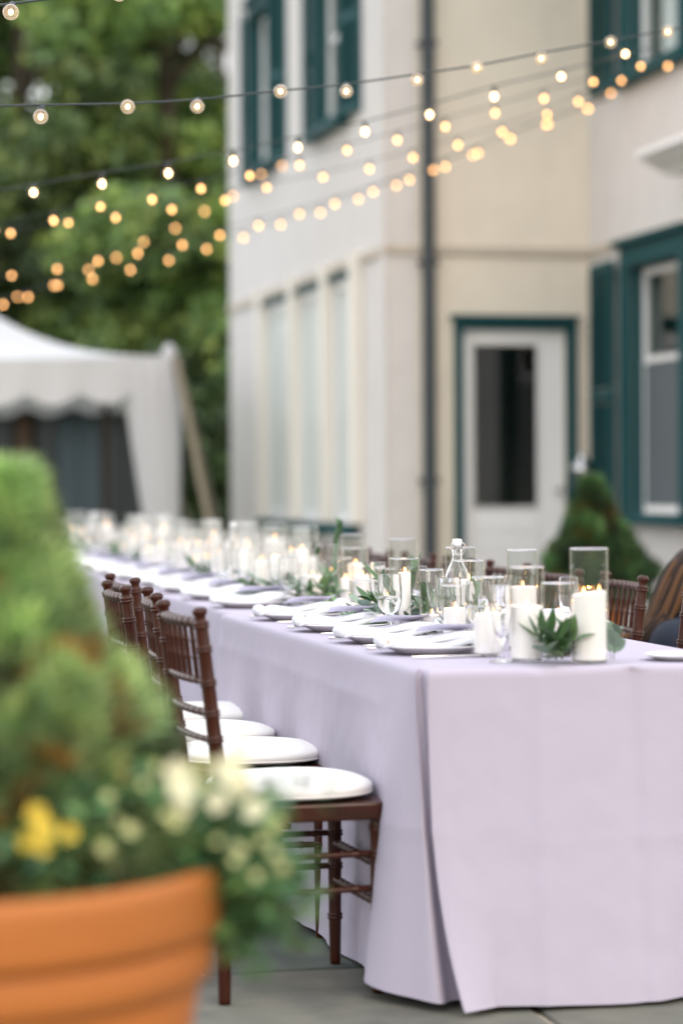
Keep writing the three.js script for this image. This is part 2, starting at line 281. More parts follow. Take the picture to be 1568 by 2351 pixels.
    part(g, 'reflection_sheet', grid(4, 24, (u, v) => [(u - 0.5) * (w - 0.1), 1.72 + v * 1.12, z - 0.022 + 0.004 * Math.sin(v * 75)]), M.curtain_and_reflection);  // added pale sheet imitating the sky reflected in the upper glass
    const gap = [0.34, 0.2, 0.3][i], gx = w * [0.2, 0.1, 0.12][i];
    for (const sd of [-1, 1]) { const e = sd * (w / 2 - 0.05), a = gx + sd * gap / 2; part(g, 'curtain_and_reflection', grid(30, 2, (u, v) => [sd < 0 ? e + u * (a - e) : a + u * (e - a), 0.9 + v * 0.9, z - 0.036 + 0.01 * Math.sin(u * 34)]), M.curtain_and_reflection); }  // added pale sheets imitate reflected sky; the gap imitates a dark reflection
  });
  for (const t of [0.86, 1.95, 3.28, 4.77]) part(house, 'window_post', rbox(0.09, 2.2, 0.15, HX - 0.043, 1.95, -(HU + t), 0.01), M.cream);
  // door
  {
    const g = new THREE.Group(); g.name = 'door'; g.position.set((door.a0 + door.a1) / 2 + HX, 0, -HU); house.add(g); const w = door.a1 - door.a0, z = -0.05;
    part(g, 'casing', merge([rbox(0.07, door.b1 - door.b0 + 0.07, 0.05, -w / 2 - 0.033, (door.b0 + door.b1 + 0.07) / 2, 0.026), rbox(0.085, door.b1 - door.b0 + 0.07, 0.05, w / 2 + 0.04, (door.b0 + door.b1 + 0.07) / 2, 0.026), rbox(w - 0.004, 0.07, 0.05, 0, door.b1 + 0.034, 0.026), rbox(w + 0.2, 0.035, 0.09, 0, door.b1 + 0.088, 0.046)]), M.teal);
    const x0 = -w / 2 + 0.005, x1 = w / 2 - 0.005, g0 = -w / 2 + 0.085, g1 = w / 2 - 0.215, y0 = door.b0 + 0.01, y1 = door.b1 - 0.005;
    part(g, 'door_panel', merge([rbox(g0 - x0, y1 - y0, 0.045, (x0 + g0) / 2, (y0 + y1) / 2, z), rbox(x1 - g1, y1 - y0, 0.045, (x1 + g1) / 2, (y0 + y1) / 2, z), rbox(g1 - g0 - 0.002, y1 - 2.28, 0.045, (g0 + g1) / 2, (y1 + 2.28) / 2, z), rbox(g1 - g0 - 0.002, 0.975 - y0, 0.045, (g0 + g1) / 2, (0.975 + y0) / 2, z),
      ...[0.42, 0.56, 0.70, 0.84].map((y) => rbox(g1 - g0 - 0.01, 0.12, 0.012, (g0 + g1) / 2, y, z + 0.026, 0.004))]), M.paint);
    part(g, 'pane', box(g1 - g0 - 0.004, 2.28 - 0.98, 0.005, (g0 + g1) / 2, (2.28 + 0.978) / 2, z), M.pane);
    part(g, 'stop_moulding', merge([rbox(0.014, 1.3, 0.02, g0 + 0.009, 1.63, z + 0.03, 0.004), rbox(0.014, 1.3, 0.02, g1 - 0.009, 1.63, z + 0.03, 0.004), rbox(g1 - g0 - 0.04, 0.014, 0.02, (g0 + g1) / 2, 2.27, z + 0.03, 0.004), rbox(g1 - g0 - 0.04, 0.014, 0.02, (g0 + g1) / 2, 0.987, z + 0.03, 0.004)]), M.paint);
    part(g, 'knob', merge([new THREE.SphereGeometry(0.03, 16, 12).translate(x1 - 0.06, 1.13, z + 0.075), rod(V3(x1 - 0.06, 1.13, z + 0.02), V3(x1 - 0.06, 1.13, z + 0.07), 0.012), new THREE.CylinderGeometry(0.032, 0.032, 0.01, 16).rotateX(Math.PI / 2).translate(x1 - 0.06, 1.13, z + 0.028)]), M.steel);
    part(house, 'door_step', rbox(1.3, 0.24, 0.55, g.position.x, 0.12, -HU + 0.28, 0.015), STONE[1]);
  }
  // downspout with straps
  const dx = HX + 0.32, dz = -HU + 0.075;
  part(house, 'downspout', sweep([V3(dx, 0.05, dz + 0.12), V3(dx, 0.16, dz), V3(dx, 0.5, dz), V3(dx, 3, dz), V3(dx, TOP, dz)], 0.053, 60, 14), M.pipe);
  for (const y of [1.2, 2.9, 4.6]) part(house, 'downspout_strap', rbox(0.15, 0.035, 0.1, dx, y, dz - 0.02), M.pipe);
  // hood over a side entrance further along the right-hand wall
  { const s = new THREE.Shape(); s.moveTo(0, 0); s.lineTo(-0.2, 0); s.lineTo(-0.24, 0.04); s.lineTo(-0.30, 0.06); s.lineTo(-0.38, 0.11); s.lineTo(-0.42, 0.12); s.lineTo(-0.42, 0.16); s.lineTo(0, 0.30); s.closePath(); const g = new THREE.ExtrudeGeometry(s, { depth: 1.8, bevelEnabled: false }); g.translate(IX + 0.001, 3.33, -HU + 2.2); part(house, 'entrance_hood', g, M.paint); }
  shade(house);
  // wall lantern beside the door
  const ln = thing('wall_lantern', 'small glass wall lantern with dark cap between the white door and the shutter', 'lantern', null, V3(IX - 0.12, 0.95, -HU + 0.16));
  part(ln, 'base', lathe([[0, 0], [0.05, 0], [0.07, 0.02], [0.06, 0.045], [0, 0.05]], 16), M.black);
  part(ln, 'glass_shade', lathe([[0.058, 0.05], [0.075, 0.2], [0.085, 0.33]], 20), M.thin);
  part(ln, 'candle', lathe([[0, 0.05], [0.03, 0.05], [0.03, 0.2], [0, 0.205]], 14), M.wax);
  part(ln, 'cap', lathe([[0.098, 0.33], [0.1, 0.345], [0.05, 0.40], [0.03, 0.42], [0.035, 0.44], [0, 0.47]], 18), M.steel);
  part(ln, 'bracket', sweep([V3(0.0, 0.01, -0.05), V3(0, -0.02, -0.1), V3(0, 0.02, -0.155)], 0.012, 8), M.black);
  shade(ln);
}

// ------------------------------------------------------------ tent
{
  const c = at(398, 812, 22), ex = c.x, ez = c.z, L = 4.2, E = 2.36, PK = 3.42;
  const t = thing('party_tent', 'white peaked party tent with scalloped valance behind the far tables', 'tent', null, V3(ex - L / 2, 0, ez - L / 2));
  const roofY = (a, b) => { const m = Math.max(Math.abs(a), Math.abs(b)); return E + (PK - E) * Math.pow(1 - m, 2.4) - 0.05 * (1 - Math.pow(Math.min(Math.abs(a), Math.abs(b)) / Math.max(m, 1e-3), 2)) * m; };
  part(t, 'canopy', grid(48, 48, (u, v) => { const a = u * 2 - 1, b = v * 2 - 1; return [a * L / 2, roofY(a, b), -b * L / 2]; }), M.tent);
  for (let k = 0; k < 4; k++) {
    const g = grid(120, 6, (u, v) => { const x = (u - 0.5) * L, drop = 0.32 + 0.095 * Math.abs(Math.sin((u * L / 0.49) * Math.PI + 0.5)) ; const a = u * 2 - 1; return [x, roofY(a, 1) - 0.005 - v * drop, L / 2 + 0.01 + 0.015 * Math.sin(u * 60) * v]; });
    g.rotateY(k * Math.PI / 2); part(t, 'valance', g, M.tent);
  }
  for (const [sx, sz] of [[1, 1], [-1, 1], [1, -1], [-1, -1]]) {
    part(t, 'pole', rod(V3(sx * L / 2 * 0.97, 0, sz * L / 2 * 0.97), V3(sx * L / 2 * 0.97, E + 0.02, sz * L / 2 * 0.97), 0.03), sz > 0 ? M.pole : M.timber);
    if (sx > 0 && sz > 0) part(t, 'leg_drape', grid(64, 16, (u, v) => { const a = u * 2 * Math.PI, w = 0.20 * Math.pow(v, 0.8) + 0.065, r = w * (1 + 0.10 * Math.sin(a * 13 + v)); return [sx * (L / 2 - 0.05 - w * 0.75 + 0.06) + Math.cos(a) * r, 0.03 + v * (E - 0.12), sz * (L / 2 - 0.07) + Math.sin(a) * r * 0.45]; }, true), M.tent);
  }
  part(t, 'finial', lathe([[0.06, 2.3], [0.07, 2.4], [0.04, 2.44], [0, 2.47]].map(([r, y]) => [r, y]), 12).translate(L / 2 * 0.985, 0, L / 2 * 0.985), M.tent);
  const top = V3(L / 2 + 0.02, E - 0.02, L / 2 + 0.02), loc = (p) => p.sub(t.position);
  part(t, 'guy_strap', rod(top, loc(at(525, 1423, 21.2)).setY(0), 0.035, 6), M.strap);
  part(t, 'guy_rope', rod(top, V3(L / 2 + 0.85, 0, L / 2 - 1.4), 0.03, 6), M.rope);
  part(t, 'guy_rope', rod(V3(L / 2, E - 0.02, -L / 2), V3(L / 2 + 0.9, 0, -L / 2 + 0.8), 0.03, 6), M.rope);
  part(t, 'guy_rope', rod(V3(L / 2, E - 0.3, 0), V3(L / 2 + 0.9, 0, -0.6), 0.03, 6), M.rope);
  shade(t);
  // dark garden building beyond the tent
  const s = thing('garden_shed', 'dark slate coloured garden building with brown posts behind the white tent', 'shed', null, at(-170, 1350, 31).setY(0)); s.rotation.y = -0.23;
  for (let i = 0; i < 22; i++) { const b = i % 6 === 4, m = part(s, b ? 'post' : 'wall_board', rbox(b ? 0.2 : 0.275, 2.25, b ? 0.14 : 0.04, 0, 1.125, 0, 0.012), b ? M.timber : (i % 6 < 2 ? M.slate : M.black)); m.position.set(-3.2 + i * 0.28, 0, b ? 0.05 : rr(-0.01, 0.01)); }
  part(s, 'side_wall', box(0.1, 2.2, 2.4, -3.4, 1.1, -1.25), M.timber); part(s, 'side_wall', box(0.1, 2.2, 2.4, 2.95, 1.1, -1.25), M.timber);
  { const r = box(6.9, 0.12, 3.2); r.rotateX(0.08); r.translate(-0.22, 2.3, -1.2); part(s, 'roof', r, M.roof); }
  shade(s);
}

// ------------------------------------------------------------ trees, hedge
function leafCluster(n, size, s = 1) { // a spray of leaf blades, each folded along its midrib
  const l = [];
  for (let i = 0; i < n; i++) {
    const w = size * rr(0.14, 0.2), h = size * rr(0.4, 0.55), g = new THREE.BufferGeometry();
    g.setAttribute('position', new THREE.Float32BufferAttribute([0, 0, 0, w, h * 0.45, 0.25 * w, 0, h * 0.5, 0, -w, h * 0.45, 0.25 * w, 0, h, -0.15 * h], 3)); g.setIndex([0, 1, 2, 0, 2, 3, 2, 1, 4, 3, 2, 4]); g.computeVertexNormals();
    g.setAttribute('uv', new THREE.Float32BufferAttribute(new Array(10).fill(0), 2));
    g.rotateX(rr(-1.1, 1.1)); g.rotateY(rr(0, 6.28)); g.rotateZ(rr(-1.2, 1.2)); g.translate(rr(-1, 1) * size * 0.35, rr(-0.3, 0.3) * size, rr(-1, 1) * size * 0.35); l.push(g);
  }
  return merge(l);
}
function scatter(parent, name, geo, mat, list) { // list of {p, s, q, c}
  const m = new THREE.InstancedMesh(geo, mat, list.length), mx = new THREE.Matrix4(), c = new THREE.Color();
  list.forEach((l, i) => { mx.compose(l.p, l.q, V3(l.s, l.s, l.s)); m.setMatrixAt(i, mx); c.setRGB(...l.c); m.setColorAt(i, c); });
  m.name = name; m.userData.kind = 'stuff'; parent.add(m); return m;
}
const rq = () => new THREE.Quaternion().setFromEuler(new THREE.Euler(rr(-0.8, 0.8), rr(0, 6.28), rr(-0.8, 0.8)));
const treeLeaf = [leafCluster(7, 0.42), leafCluster(7, 0.42)];
function tree(pos, h, rad, low, label, cols, n, clumps) {
  const t = thing('broadleaf_tree', label, 'tree', 'trees behind the tent and house', pos);
  const limbs = [sweep([V3(0, 0, 0), V3(0.1, h * 0.3, 0.05), V3(-0.05, h * 0.6, 0), V3(0, h * 0.92, 0)], (k) => 0.26 * (1 - 0.85 * k), 14, 10)], L = [], cs = [];
  for (let i = 0; i < clumps; i++) {
    const y = low + (h - low) * Math.pow(rnd(), 0.9), k = (y - low) / (h - low), r = rad * Math.sqrt(Math.max(0.05, 1 - Math.pow(Math.abs(k - 0.38) / 0.66, 2))) * rr(0.35, 1), a = rr(0, 6.28);
    cs.push([V3(Math.cos(a) * r, y, Math.sin(a) * r), rr(0.55, 1.05), rr(0.3, 1.5)]);
  }
  cs.forEach(([c, r], i) => { if (i % 3 === 0) { const b = V3(0, Math.max(low * 0.7, c.y - 0.4 * Math.hypot(c.x, c.z) - 0.5), 0); limbs.push(sweep([b, b.clone().lerp(c, 0.5).add(V3(0, 0.2, 0)), c], (k) => 0.07 * (1 - 0.8 * k), 6, 6)); } });
  for (let i = 0; i < n; i++) {
    const [c, r, tone] = cs[i % clumps]; const d = V3(rr(-1, 1), rr(-0.75, 1), rr(-1, 1)).normalize().multiplyScalar(r * Math.pow(rnd(), 0.4)); d.y *= 0.72;
    const b = cols[Math.floor(rnd() * cols.length)], k = tone * rr(0.75, 1.25);
    L.push({ p: c.clone().add(d), s: rr(0.7, 1.25), q: rq(), c: [b[0] * k, b[1] * k, b[2] * k] });
  }
  part(t, 'trunk', merge(limbs), M.bark);
  scatter(t, 'crown', treeLeaf[Math.floor(rnd() * 2)], M.leaf, L);
  shade(t); return t;
}
const greens = [[0.25, 0.37, 0.085], [0.19, 0.31, 0.09], [0.34, 0.42, 0.10], [0.14, 0.25, 0.075]], darks = [[0.08, 0.14, 0.035], [0.11, 0.19, 0.04], [0.06, 0.11, 0.035]];
const G = (px, Z) => at(px, 1300, Z).setY(0);
tree(G(395, 36), 12.5, 2.5, 2.6, 'tall bright green tree directly left of the house corner', greens, 8000, 62);
tree(G(60, 39), 13.5, 2.9, 3.0, 'green tree at the left edge above the tent peak', greens, 8000, 62);
tree(G(230, 44), 14.5, 3.4, 2.2, 'dark green tree between the two brighter trees over the tent', darks, 3300, 46);
tree(G(520, 43), 13.5, 3.2, 2.0, 'dark green tree partly hidden by the house corner', darks, 3600, 42);
tree(G(-260, 42), 13, 3.2, 2.4, 'green tree at far left mostly outside the photo', greens, 6000, 55);
{ // understorey shrubs between the trunks
  const shrub = (px, Z, w, h, i) => { const t = thing('understorey_shrub', `dark green shrub under the trees behind the tent, ${ORD[i]} from the left`, 'shrub', 'shrubs under the trees', G(px, Z)); const L = []; for (let k = 0; k < 2200; k++) { const d = V3(rr(-1, 1), rr(0, 1), rr(-1, 1)); if (d.length() > 1) continue; const b = darks[k % 3], f = rr(0.5, 1.15); L.push({ p: V3(d.x * w, 0.15 + d.y * h, d.z * 1.2), s: rr(0.6, 1.1), q: rq(), c: b.map((x) => x * f) }); }
    part(t, 'stems', merge([0, 1, 2, 3].map((k) => sweep([V3(0, 0, 0), V3(Math.cos(k * 1.7) * w * 0.3, h * 0.4, Math.sin(k * 1.7) * 0.3), V3(Math.cos(k * 1.7) * w * 0.55, h * 0.8, Math.sin(k * 1.7) * 0.6)], (q) => 0.04 * (1 - 0.7 * q), 8, 6))), M.bark); scatter(t, 'foliage', treeLeaf[0], M.leaf, L); shade(t); };
  [-330, -150, 40, 230, 400, 560].forEach((px, i) => shrub(px, 34 + (i % 2) * 1.6, 1.35, rr(2.6, 3.6), i));
}

// ------------------------------------------------------------ tablecloths
const TH_ = 0.765, TW = 0.80, TL = 2.44, GAP = 0.055;
function cloth(u0, u1, v0, v1, fine, name, label) {
  const N = []; // perimeter nodes: top [v, u], bottom [v, u], exponent, face
  const add = (t, b, e = 1.15, hem = 0.012) => N.push({ t, b, e, hem });
  const off = () => rr(0.012, 0.045);
  const sideL = []; for (let u = u1 - 0.2; u > u0 + (fine ? 0.62 : 0.3); u -= 0.15) sideL.push(u);
  // far-left corner
  add([v0 + 0.0, u1], [v0 - 0.08, u1 + (fine ? 0.0 : 0.02)]); add([v0, u1 - 0.1], [v0 - 0.012, u1 - 0.11]);
  for (const u of sideL) add([v0, u], [v0 - off(), u + rr(-0.02, 0.02)]);
  if (fine) { // the near-left corner: the spare cloth folds back in a cone behind the front panel
    add([v0, u0 + 0.52], [v0 - 0.015, u0 + 0.56]); add([v0, u0 + 0.38], [v0 - 0.03, u0 + 0.40], 1.1, 0.02); add([v0, u0 + 0.27], [v0 - 0.055, u0 + 0.27], 1.05, 0.03); add([v0, u0 + 0.18], [v0 - 0.08, u0 + 0.195], 1.0, 0.034); add([v0, u0 + 0.115], [v0 - 0.078, u0 + 0.15], 1.0, 0.034);
    add([v0, u0 + 0.075], [v0 - 0.054, u0 + 0.09], 1.0, 0.032); add([v0, u0 + 0.045], [v0 - 0.010, u0 + 0.03], 1.05, 0.03); add([v0 + 0.0005, u0 + 0.022], [v0 + 0.038, u0 - 0.030], 1.6, 0.026);
    add([v0 + 0.007, u0 + 0.036], [v0 + 0.08, u0 + 0.015], 1.35, 0.02); add([v0 + 0.018, u0 + 0.036], [v0 + 0.12, u0 + 0.01], 1.3, 0.02); add([v0 + 0.0225, u0 + 0.008], [v0 + 0.105, u0 - 0.055], 2.0, 0.015);
    add([v0 + 0.024, u0 + 0.001], [v0 + 0.075, u0 - 0.10], 2.9); add([v0 + 0.05, u0], [v0 + 0.107, u0 - 0.09], 2.3); add([v0 + 0.10, u0], [v0 + 0.152, u0 - 0.07], 1.7);
    for (let v = v0 + 0.18; v < v1 - 0.2; v += 0.12) add([v, u0], [v, u0 - 0.05 - 0.04 * (v - v0)], 1.25);
  } else { add([v0, u0 + 0.12], [v0 - 0.012, u0 + 0.13]); add([v0, u0], [v0 - 0.05, u0 - 0.02]); for (let v = v0 + 0.15; v < v1 - 0.1; v += 0.16) add([v, u0], [v, u0 - 0.01]); }
  add([v1 - 0.1, u0], [v1 - 0.1, u0 - 0.014]); add([v1, u0], [v1 + 0.07, u0 - (fine ? 0.07 : 0.01)]); add([v1, u0 + 0.12], [v1 + 0.012, u0 + 0.12]);
  for (let u = u0 + 0.3; u < u1 - 0.2; u += 0.16) add([v1, u], [v1 + off(), u + rr(-0.02, 0.02)]);
  add([v1, u1 - 0.1], [v1 + 0.012, u1 - 0.1]); add([v1, u1], [v1 + 0.05, u1]); for (let v = v1 - 0.16; v > v0 + 0.1; v -= 0.16) add([v, u1], [v, u1 + 0.008]);
  const n = N.length, cat = (a, b, c, d, t) => 0.5 * (2 * b + (c - a) * t + (2 * a - 5 * b + 4 * c - d) * t * t + (3 * b - a - 3 * c + d) * t * t * t);
  const cols = []; let run = 0;
  for (let i = 0; i < n; i++) {
    const a = N[(i + n - 1) % n], b = N[i], c = N[(i + 1) % n], d = N[(i + 2) % n], len = Math.max(Math.hypot(c.t[0] - b.t[0], c.t[1] - b.t[1]), Math.hypot(c.b[0] - b.b[0], c.b[1] - b.b[1])), k = Math.max(2, Math.ceil(len / (fine ? 0.012 : 0.04)));
    for (let j = 0; j < k; j++) { const t = j / k, L = (x, y) => x + (y - x) * t; cols.push({ t: [L(b.t[0], c.t[0]), L(b.t[1], c.t[1])], b: [cat(a.b[0], b.b[0], c.b[0], d.b[0], t), cat(a.b[1], b.b[1], c.b[1], d.b[1], t)], e: L(b.e, c.e), hem: L(b.hem, c.hem), s: run + len * t }); }
    run += len;
  }
  const rows = fine ? 70 : 26, m = cols.length, pos = [], uv = [], ix = [];
  const cx = (v0 + v1) / 2, cu = (u0 + u1) / 2;
  const hem = (c) => c.hem + 0.004 * Math.sin(c.s * 9);
  for (let r = 0; r <= rows + 2; r++) for (const c of cols) {
    let v, u, y;
    const inx = (d) => { const w = (v1 - v0) / 2, l = (u1 - u0) / 2; return [cx + (c.t[0] - cx) * (w - d) / w, cu + (c.t[1] - cu) * (l - d) / l]; };
    if (r === 0) { [v, u] = inx(0.014); y = TH_; } else if (r === 1) { [v, u] = inx(0.0045); y = TH_ - 0.0035; } else {
      const h = Math.pow((r - 2) / rows, 1.0), k = Math.pow(h, c.e), y0 = TH_ - 0.013, y1 = hem(c); y = y0 + (y1 - y0) * h;
      v = c.t[0] + (c.b[0] - c.t[0]) * k; u = c.t[1] + (c.b[1] - c.t[1]) * k;
      const front = Math.abs(c.t[1] - u0) < 0.001 && c.t[0] > v0 + 0.05, left = Math.abs(c.t[0] - v0) < 0.003 && c.t[1] > u0 + 0.2, w = h * 0.004 * fbm(c.s * 5, y * 3, u0, 3) * (fine ? 1.6 : 1) + 0.0022 * fbm(c.s * 14, y * 11, u0 + 4, 2) * Math.min(1, h * 8);
      const cusp = (d, A, l) => A * Math.exp(-Math.abs(d) / l);
      if (front) u -= w + (fine ? cusp(v - 0.255, 0.008, 0.022) + cusp(v - 0.487, -0.012, 0.022) + cusp(y - 0.375, 0.0013, 0.012) * cl((v - 0.2) * 9) : 0);
      if (left) v -= w * 1.6 + cusp(y - 0.665, 0.004, 0.03) * Math.min(1, (c.t[1] - u0 - 0.2) * 6);
      if (fine && !front && !left) { const q = cusp(y - 0.405, 0.002, 0.02); v -= q; u -= q * 0.5; }
    }
    pos.push(v, y, -u); uv.push(c.s, y);
  }
  for (let r = 0; r < rows + 2; r++) for (let i = 0; i < m; i++) { const a = r * m + i, b = r * m + (i + 1) % m, c = a + m, d = b + m; ix.push(a, c, d, a, d, b); }
  // the top sheet, as a grid fan between the long edges
  const tris = THREE.ShapeUtils.triangulateShape(cols.map((c, i) => new THREE.Vector2(pos[i * 3], -pos[i * 3 + 2])), []);
  for (const [a, b, c] of tris) ix.push(a, b, c);
  const g = new THREE.BufferGeometry(); g.setAttribute('position', new THREE.Float32BufferAttribute(pos, 3)); g.setAttribute('uv', new THREE.Float32BufferAttribute(uv, 2)); g.setIndex(ix); g.computeVertexNormals();
  return shade(solo(name, g, M.cloth, label, 'tablecloth', 'lavender tablecloths on the row of long tables'));
}
cloth(0, TL, -0.022, TW, true, 'tablecloth', 'lavender floor-length tablecloth on the nearest table with folded front corner');
for (let k = 1; k < 4; k++) cloth(k * (TL + GAP), k * (TL + GAP) + TL, 0.012, TW, false, 'tablecloth', `pale lavender tablecloth on the ${ORD[k]} table from the front`);

// ------------------------------------------------------------ chiavari chairs and cushions
const chairProto = (() => {
  const c = new THREE.Group();
  const ring = (y, r) => [[r, y - 0.009], [r + 0.0035, y - 0.006], [r + 0.0035, y - 0.002], [r + 0.0005, y], [r + 0.0035, y + 0.002], [r + 0.0035, y + 0.006], [r, y + 0.009]];
  const lower = [[0.0, 0], [0.0135, 0], [0.0145, 0.012], ...ring(0.245, 0.0165), ...ring(0.325, 0.0165), [0.0175, 0.44]];
  const up = [[0.0175, 0], ...ring(0.06, 0.017), ...ring(0.165, 0.0165), ...ring(0.225, 0.0162), ...ring(0.295, 0.016), ...ring(0.372, 0.0155), [0.0155, 0.42], ...ring(0.428, 0.0155), [0.0125, 0.437], [0.0125, 0.447], [0.0175, 0.455], [0.0175, 0.462], [0.011, 0.468], [0.0, 0.469]];
  for (const s of [-1, 1]) {
    const a = lathe(lower, 14), b = lathe(up, 14); b.rotateZ(0.115); b.translate(0, 0.439, 0); const g = merge([a, b]); g.translate(-0.19, 0, s * 0.19); part(c, 'back_post', g, M.wood);
    const fl = lathe([[0, 0], [0.0125, 0], [0.0135, 0.012], ...ring(0.12, 0.0155), ...ring(0.244, 0.0165), ...ring(0.325, 0.017), ...ring(0.385, 0.0175), [0.018, 0.41]], 14); fl.translate(0.18, 0, s * 0.175); part(c, 'front_leg', fl, M.wood);
  }
  const bx = (y) => -0.19 - (y - 0.439) * 0.1155;
  const beaded = (y, r, n, a0 = 0.003) => { const x = bx(y), N = 18; return sweep([V3(x, y, -0.18), V3(x - 0.014, y, -0.07), V3(x - 0.014, y, 0.07), V3(x, y, 0.18)], (k) => r + a0 * Math.abs(Math.sin(k * Math.PI * n)), n * 6, 8); };
  part(c, 'top_rail', beaded(0.868, 0.0095, 9, 0.0045), M.wood);
  part(c, 'back_rail', beaded(0.735, 0.0075, 9, 0.003), M.wood); part(c, 'back_rail', beaded(0.662, 0.0075, 9, 0.003), M.wood); part(c, 'back_rail', beaded(0.60, 0.0065, 9, 0.002), M.wood);
  for (let i = 0; i < 6; i++) {
    const z = -0.13 + i * 0.052, bow = -0.014 * (1 - Math.pow(z / 0.18, 4)), r = (y) => [[0.0058, y - 0.004], [0.008, y], [0.0058, y + 0.004]];
    const g = lathe([[0.0052, 0], [0.0058, 0.02], ...r(0.05), [0.0062, 0.07], ...r(0.09), [0.0055, 0.12], [0.005, 0.133]], 9); g.rotateZ(0.115); g.translate(bx(0.735) + bow, 0.735, z); part(c, 'spindle', g, M.wood);
  }
  // seat frame: four rounded rails with a caned top, wider at the front
  const sh = new THREE.Shape(), r = 0.03; const hw = (x) => 0.205 + (x + 0.2) * 0.0; sh.moveTo(-0.2, -0.19); sh.lineTo(0.17, -0.205); sh.quadraticCurveTo(0.205, -0.205, 0.205, -0.17); sh.lineTo(0.205, 0.17); sh.quadraticCurveTo(0.205, 0.205, 0.17, 0.205); sh.lineTo(-0.2, 0.19); sh.closePath();
  const seat = new THREE.ExtrudeGeometry(sh, { depth: 0.03, bevelEnabled: true, bevelSize: 0.005, bevelThickness: 0.005, bevelSegments: 2, curveSegments: 6 }); seat.rotateX(Math.PI / 2); seat.translate(0, 0.442, 0);
  part(c, 'seat_frame', seat, M.wood);
  const turned = (a, b, r0, n) => sweep(new THREE.LineCurve3(a, b), (k) => r0 + (Math.abs((k * n) % 1 - 0.5) < 0.06 ? 0.0025 : 0) , 48, 8);
  for (const s of [-1, 1]) for (const y of [0.244, 0.325]) part(c, 'side_stretcher', turned(V3(-0.185, y, s * 0.187), V3(0.175, y, s * 0.174), 0.0078, 4), M.wood);
  const twist = (a, b) => sweep(new THREE.LineCurve3(a, b), (k) => 0.0085 + 0.0035 * Math.abs(Math.sin(k * Math.PI * 9)), 54, 8);
  for (const y of [0.21, 0.30]) part(c, 'front_stretcher', twist(V3(0.18, y, -0.17), V3(0.18, y, 0.17)), M.wood);
  part(c, 'rear_stretcher', twist(V3(-0.19, 0.26, -0.18), V3(-0.19, 0.26, 0.18)), M.wood);
  return shade(c);
})();
const cushionGeo = (() => { // a plump pad, oval at the front
  const sup = (a, e) => Math.sign(a) * Math.pow(Math.abs(a), e);
  const g = grid(56, 18, (u, v) => { const a = u * 2 * Math.PI, p = (v - 0.5) * Math.PI, cp = sup(Math.cos(p), 0.42), y = sup(Math.sin(p), 0.75); return [0.192 * sup(Math.cos(a), 0.78) * cp, 0.024 * y + (y > 0 ? 0.012 * Math.pow(1 - cp, 1) : 0) + 0.024, -0.192 * sup(Math.sin(a), 0.78) * cp]; }, true);
  const pipe = new THREE.TorusGeometry(1, 0.012, 6, 60); pipe.rotateX(Math.PI / 2); const q = pipe.attributes.position; for (let i = 0; i < q.count; i++) { const a = Math.atan2(q.getZ(i), q.getX(i)), rr0 = Math.hypot(q.getX(i), q.getZ(i)); q.setXYZ(i, 0.192 * sup(Math.cos(a), 0.78) * (1 + (rr0 - 1) * 0.3), 0.016 + q.getY(i) * 0.25, 0.192 * sup(Math.sin(a), 0.78) * (1 + (rr0 - 1) * 0.3)); } pipe.computeVertexNormals();
  return { g, pipe };
})();
const chairGroup = 'dark brown turned-wood chairs along both sides of the tables';
let cushionN = 0;
function chair(u, v, turn, label, cushionLabel) {
  const c = chairProto.clone(); c.name = numbered('banquet_chair'); tag(c, label, 'chair', chairGroup); c.position.set(v, 0, -u); c.rotation.y = turn; scene.add(c);
  if (cushionLabel) { const k = new THREE.Group(); k.name = numbered('seat_cushion'); tag(k, cushionLabel, 'cushion', 'ivory seat cushions on the chairs'); k.position.set(v, 0.446, -u); k.rotation.y = turn; scene.add(k); const off = V3(0.015, 0, 0); const a = part(k, 'pad', cushionGeo.g, M.cushion); a.position.copy(off); const b = part(k, 'piping', cushionGeo.pipe, M.cushion); b.position.copy(off); shade(k); }
}
chair(0.385, -0.252, 0.06, 'nearest dark brown chair on the left side of the table', 'plump ivory cushion on the nearest left-hand chair');
chair(1.106, -0.205, -0.09, 'second dark brown chair from the front on the left side', 'ivory cushion on the second left-hand chair');
chair(1.61, -0.232, 0.0, 'third dark brown chair from the front on the left side', 'ivory cushion on the third left-hand chair');
chair(2.19, -0.135, 0.06, 'fourth dark brown chair on the left, its back half behind the third', 'ivory cushion on the fourth left-hand chair');
[[0.98, 0.83], [1.78, 0.86], [2.36, 0.85], [2.98, 0.87], [3.6, 0.86], [4.2, 0.87], [4.8, 0.85], [5.45, 0.86], [6.05, 0.87], [6.65, 0.86]].forEach(([u, v], i) => chair(u, v, Math.PI + rr(-0.07, 0.07), i === 0 ? 'dark brown chair cut off by the right edge of the photo, beside the table' : i === 1 ? 'dark brown chair just right of the tallest front candle cylinder' : `dark brown chair on the far right side of the table, ${ORD[i]} from the front`, i < 4 ? `ivory cushion on the ${ORD[i]} right-hand chair from the front` : null));

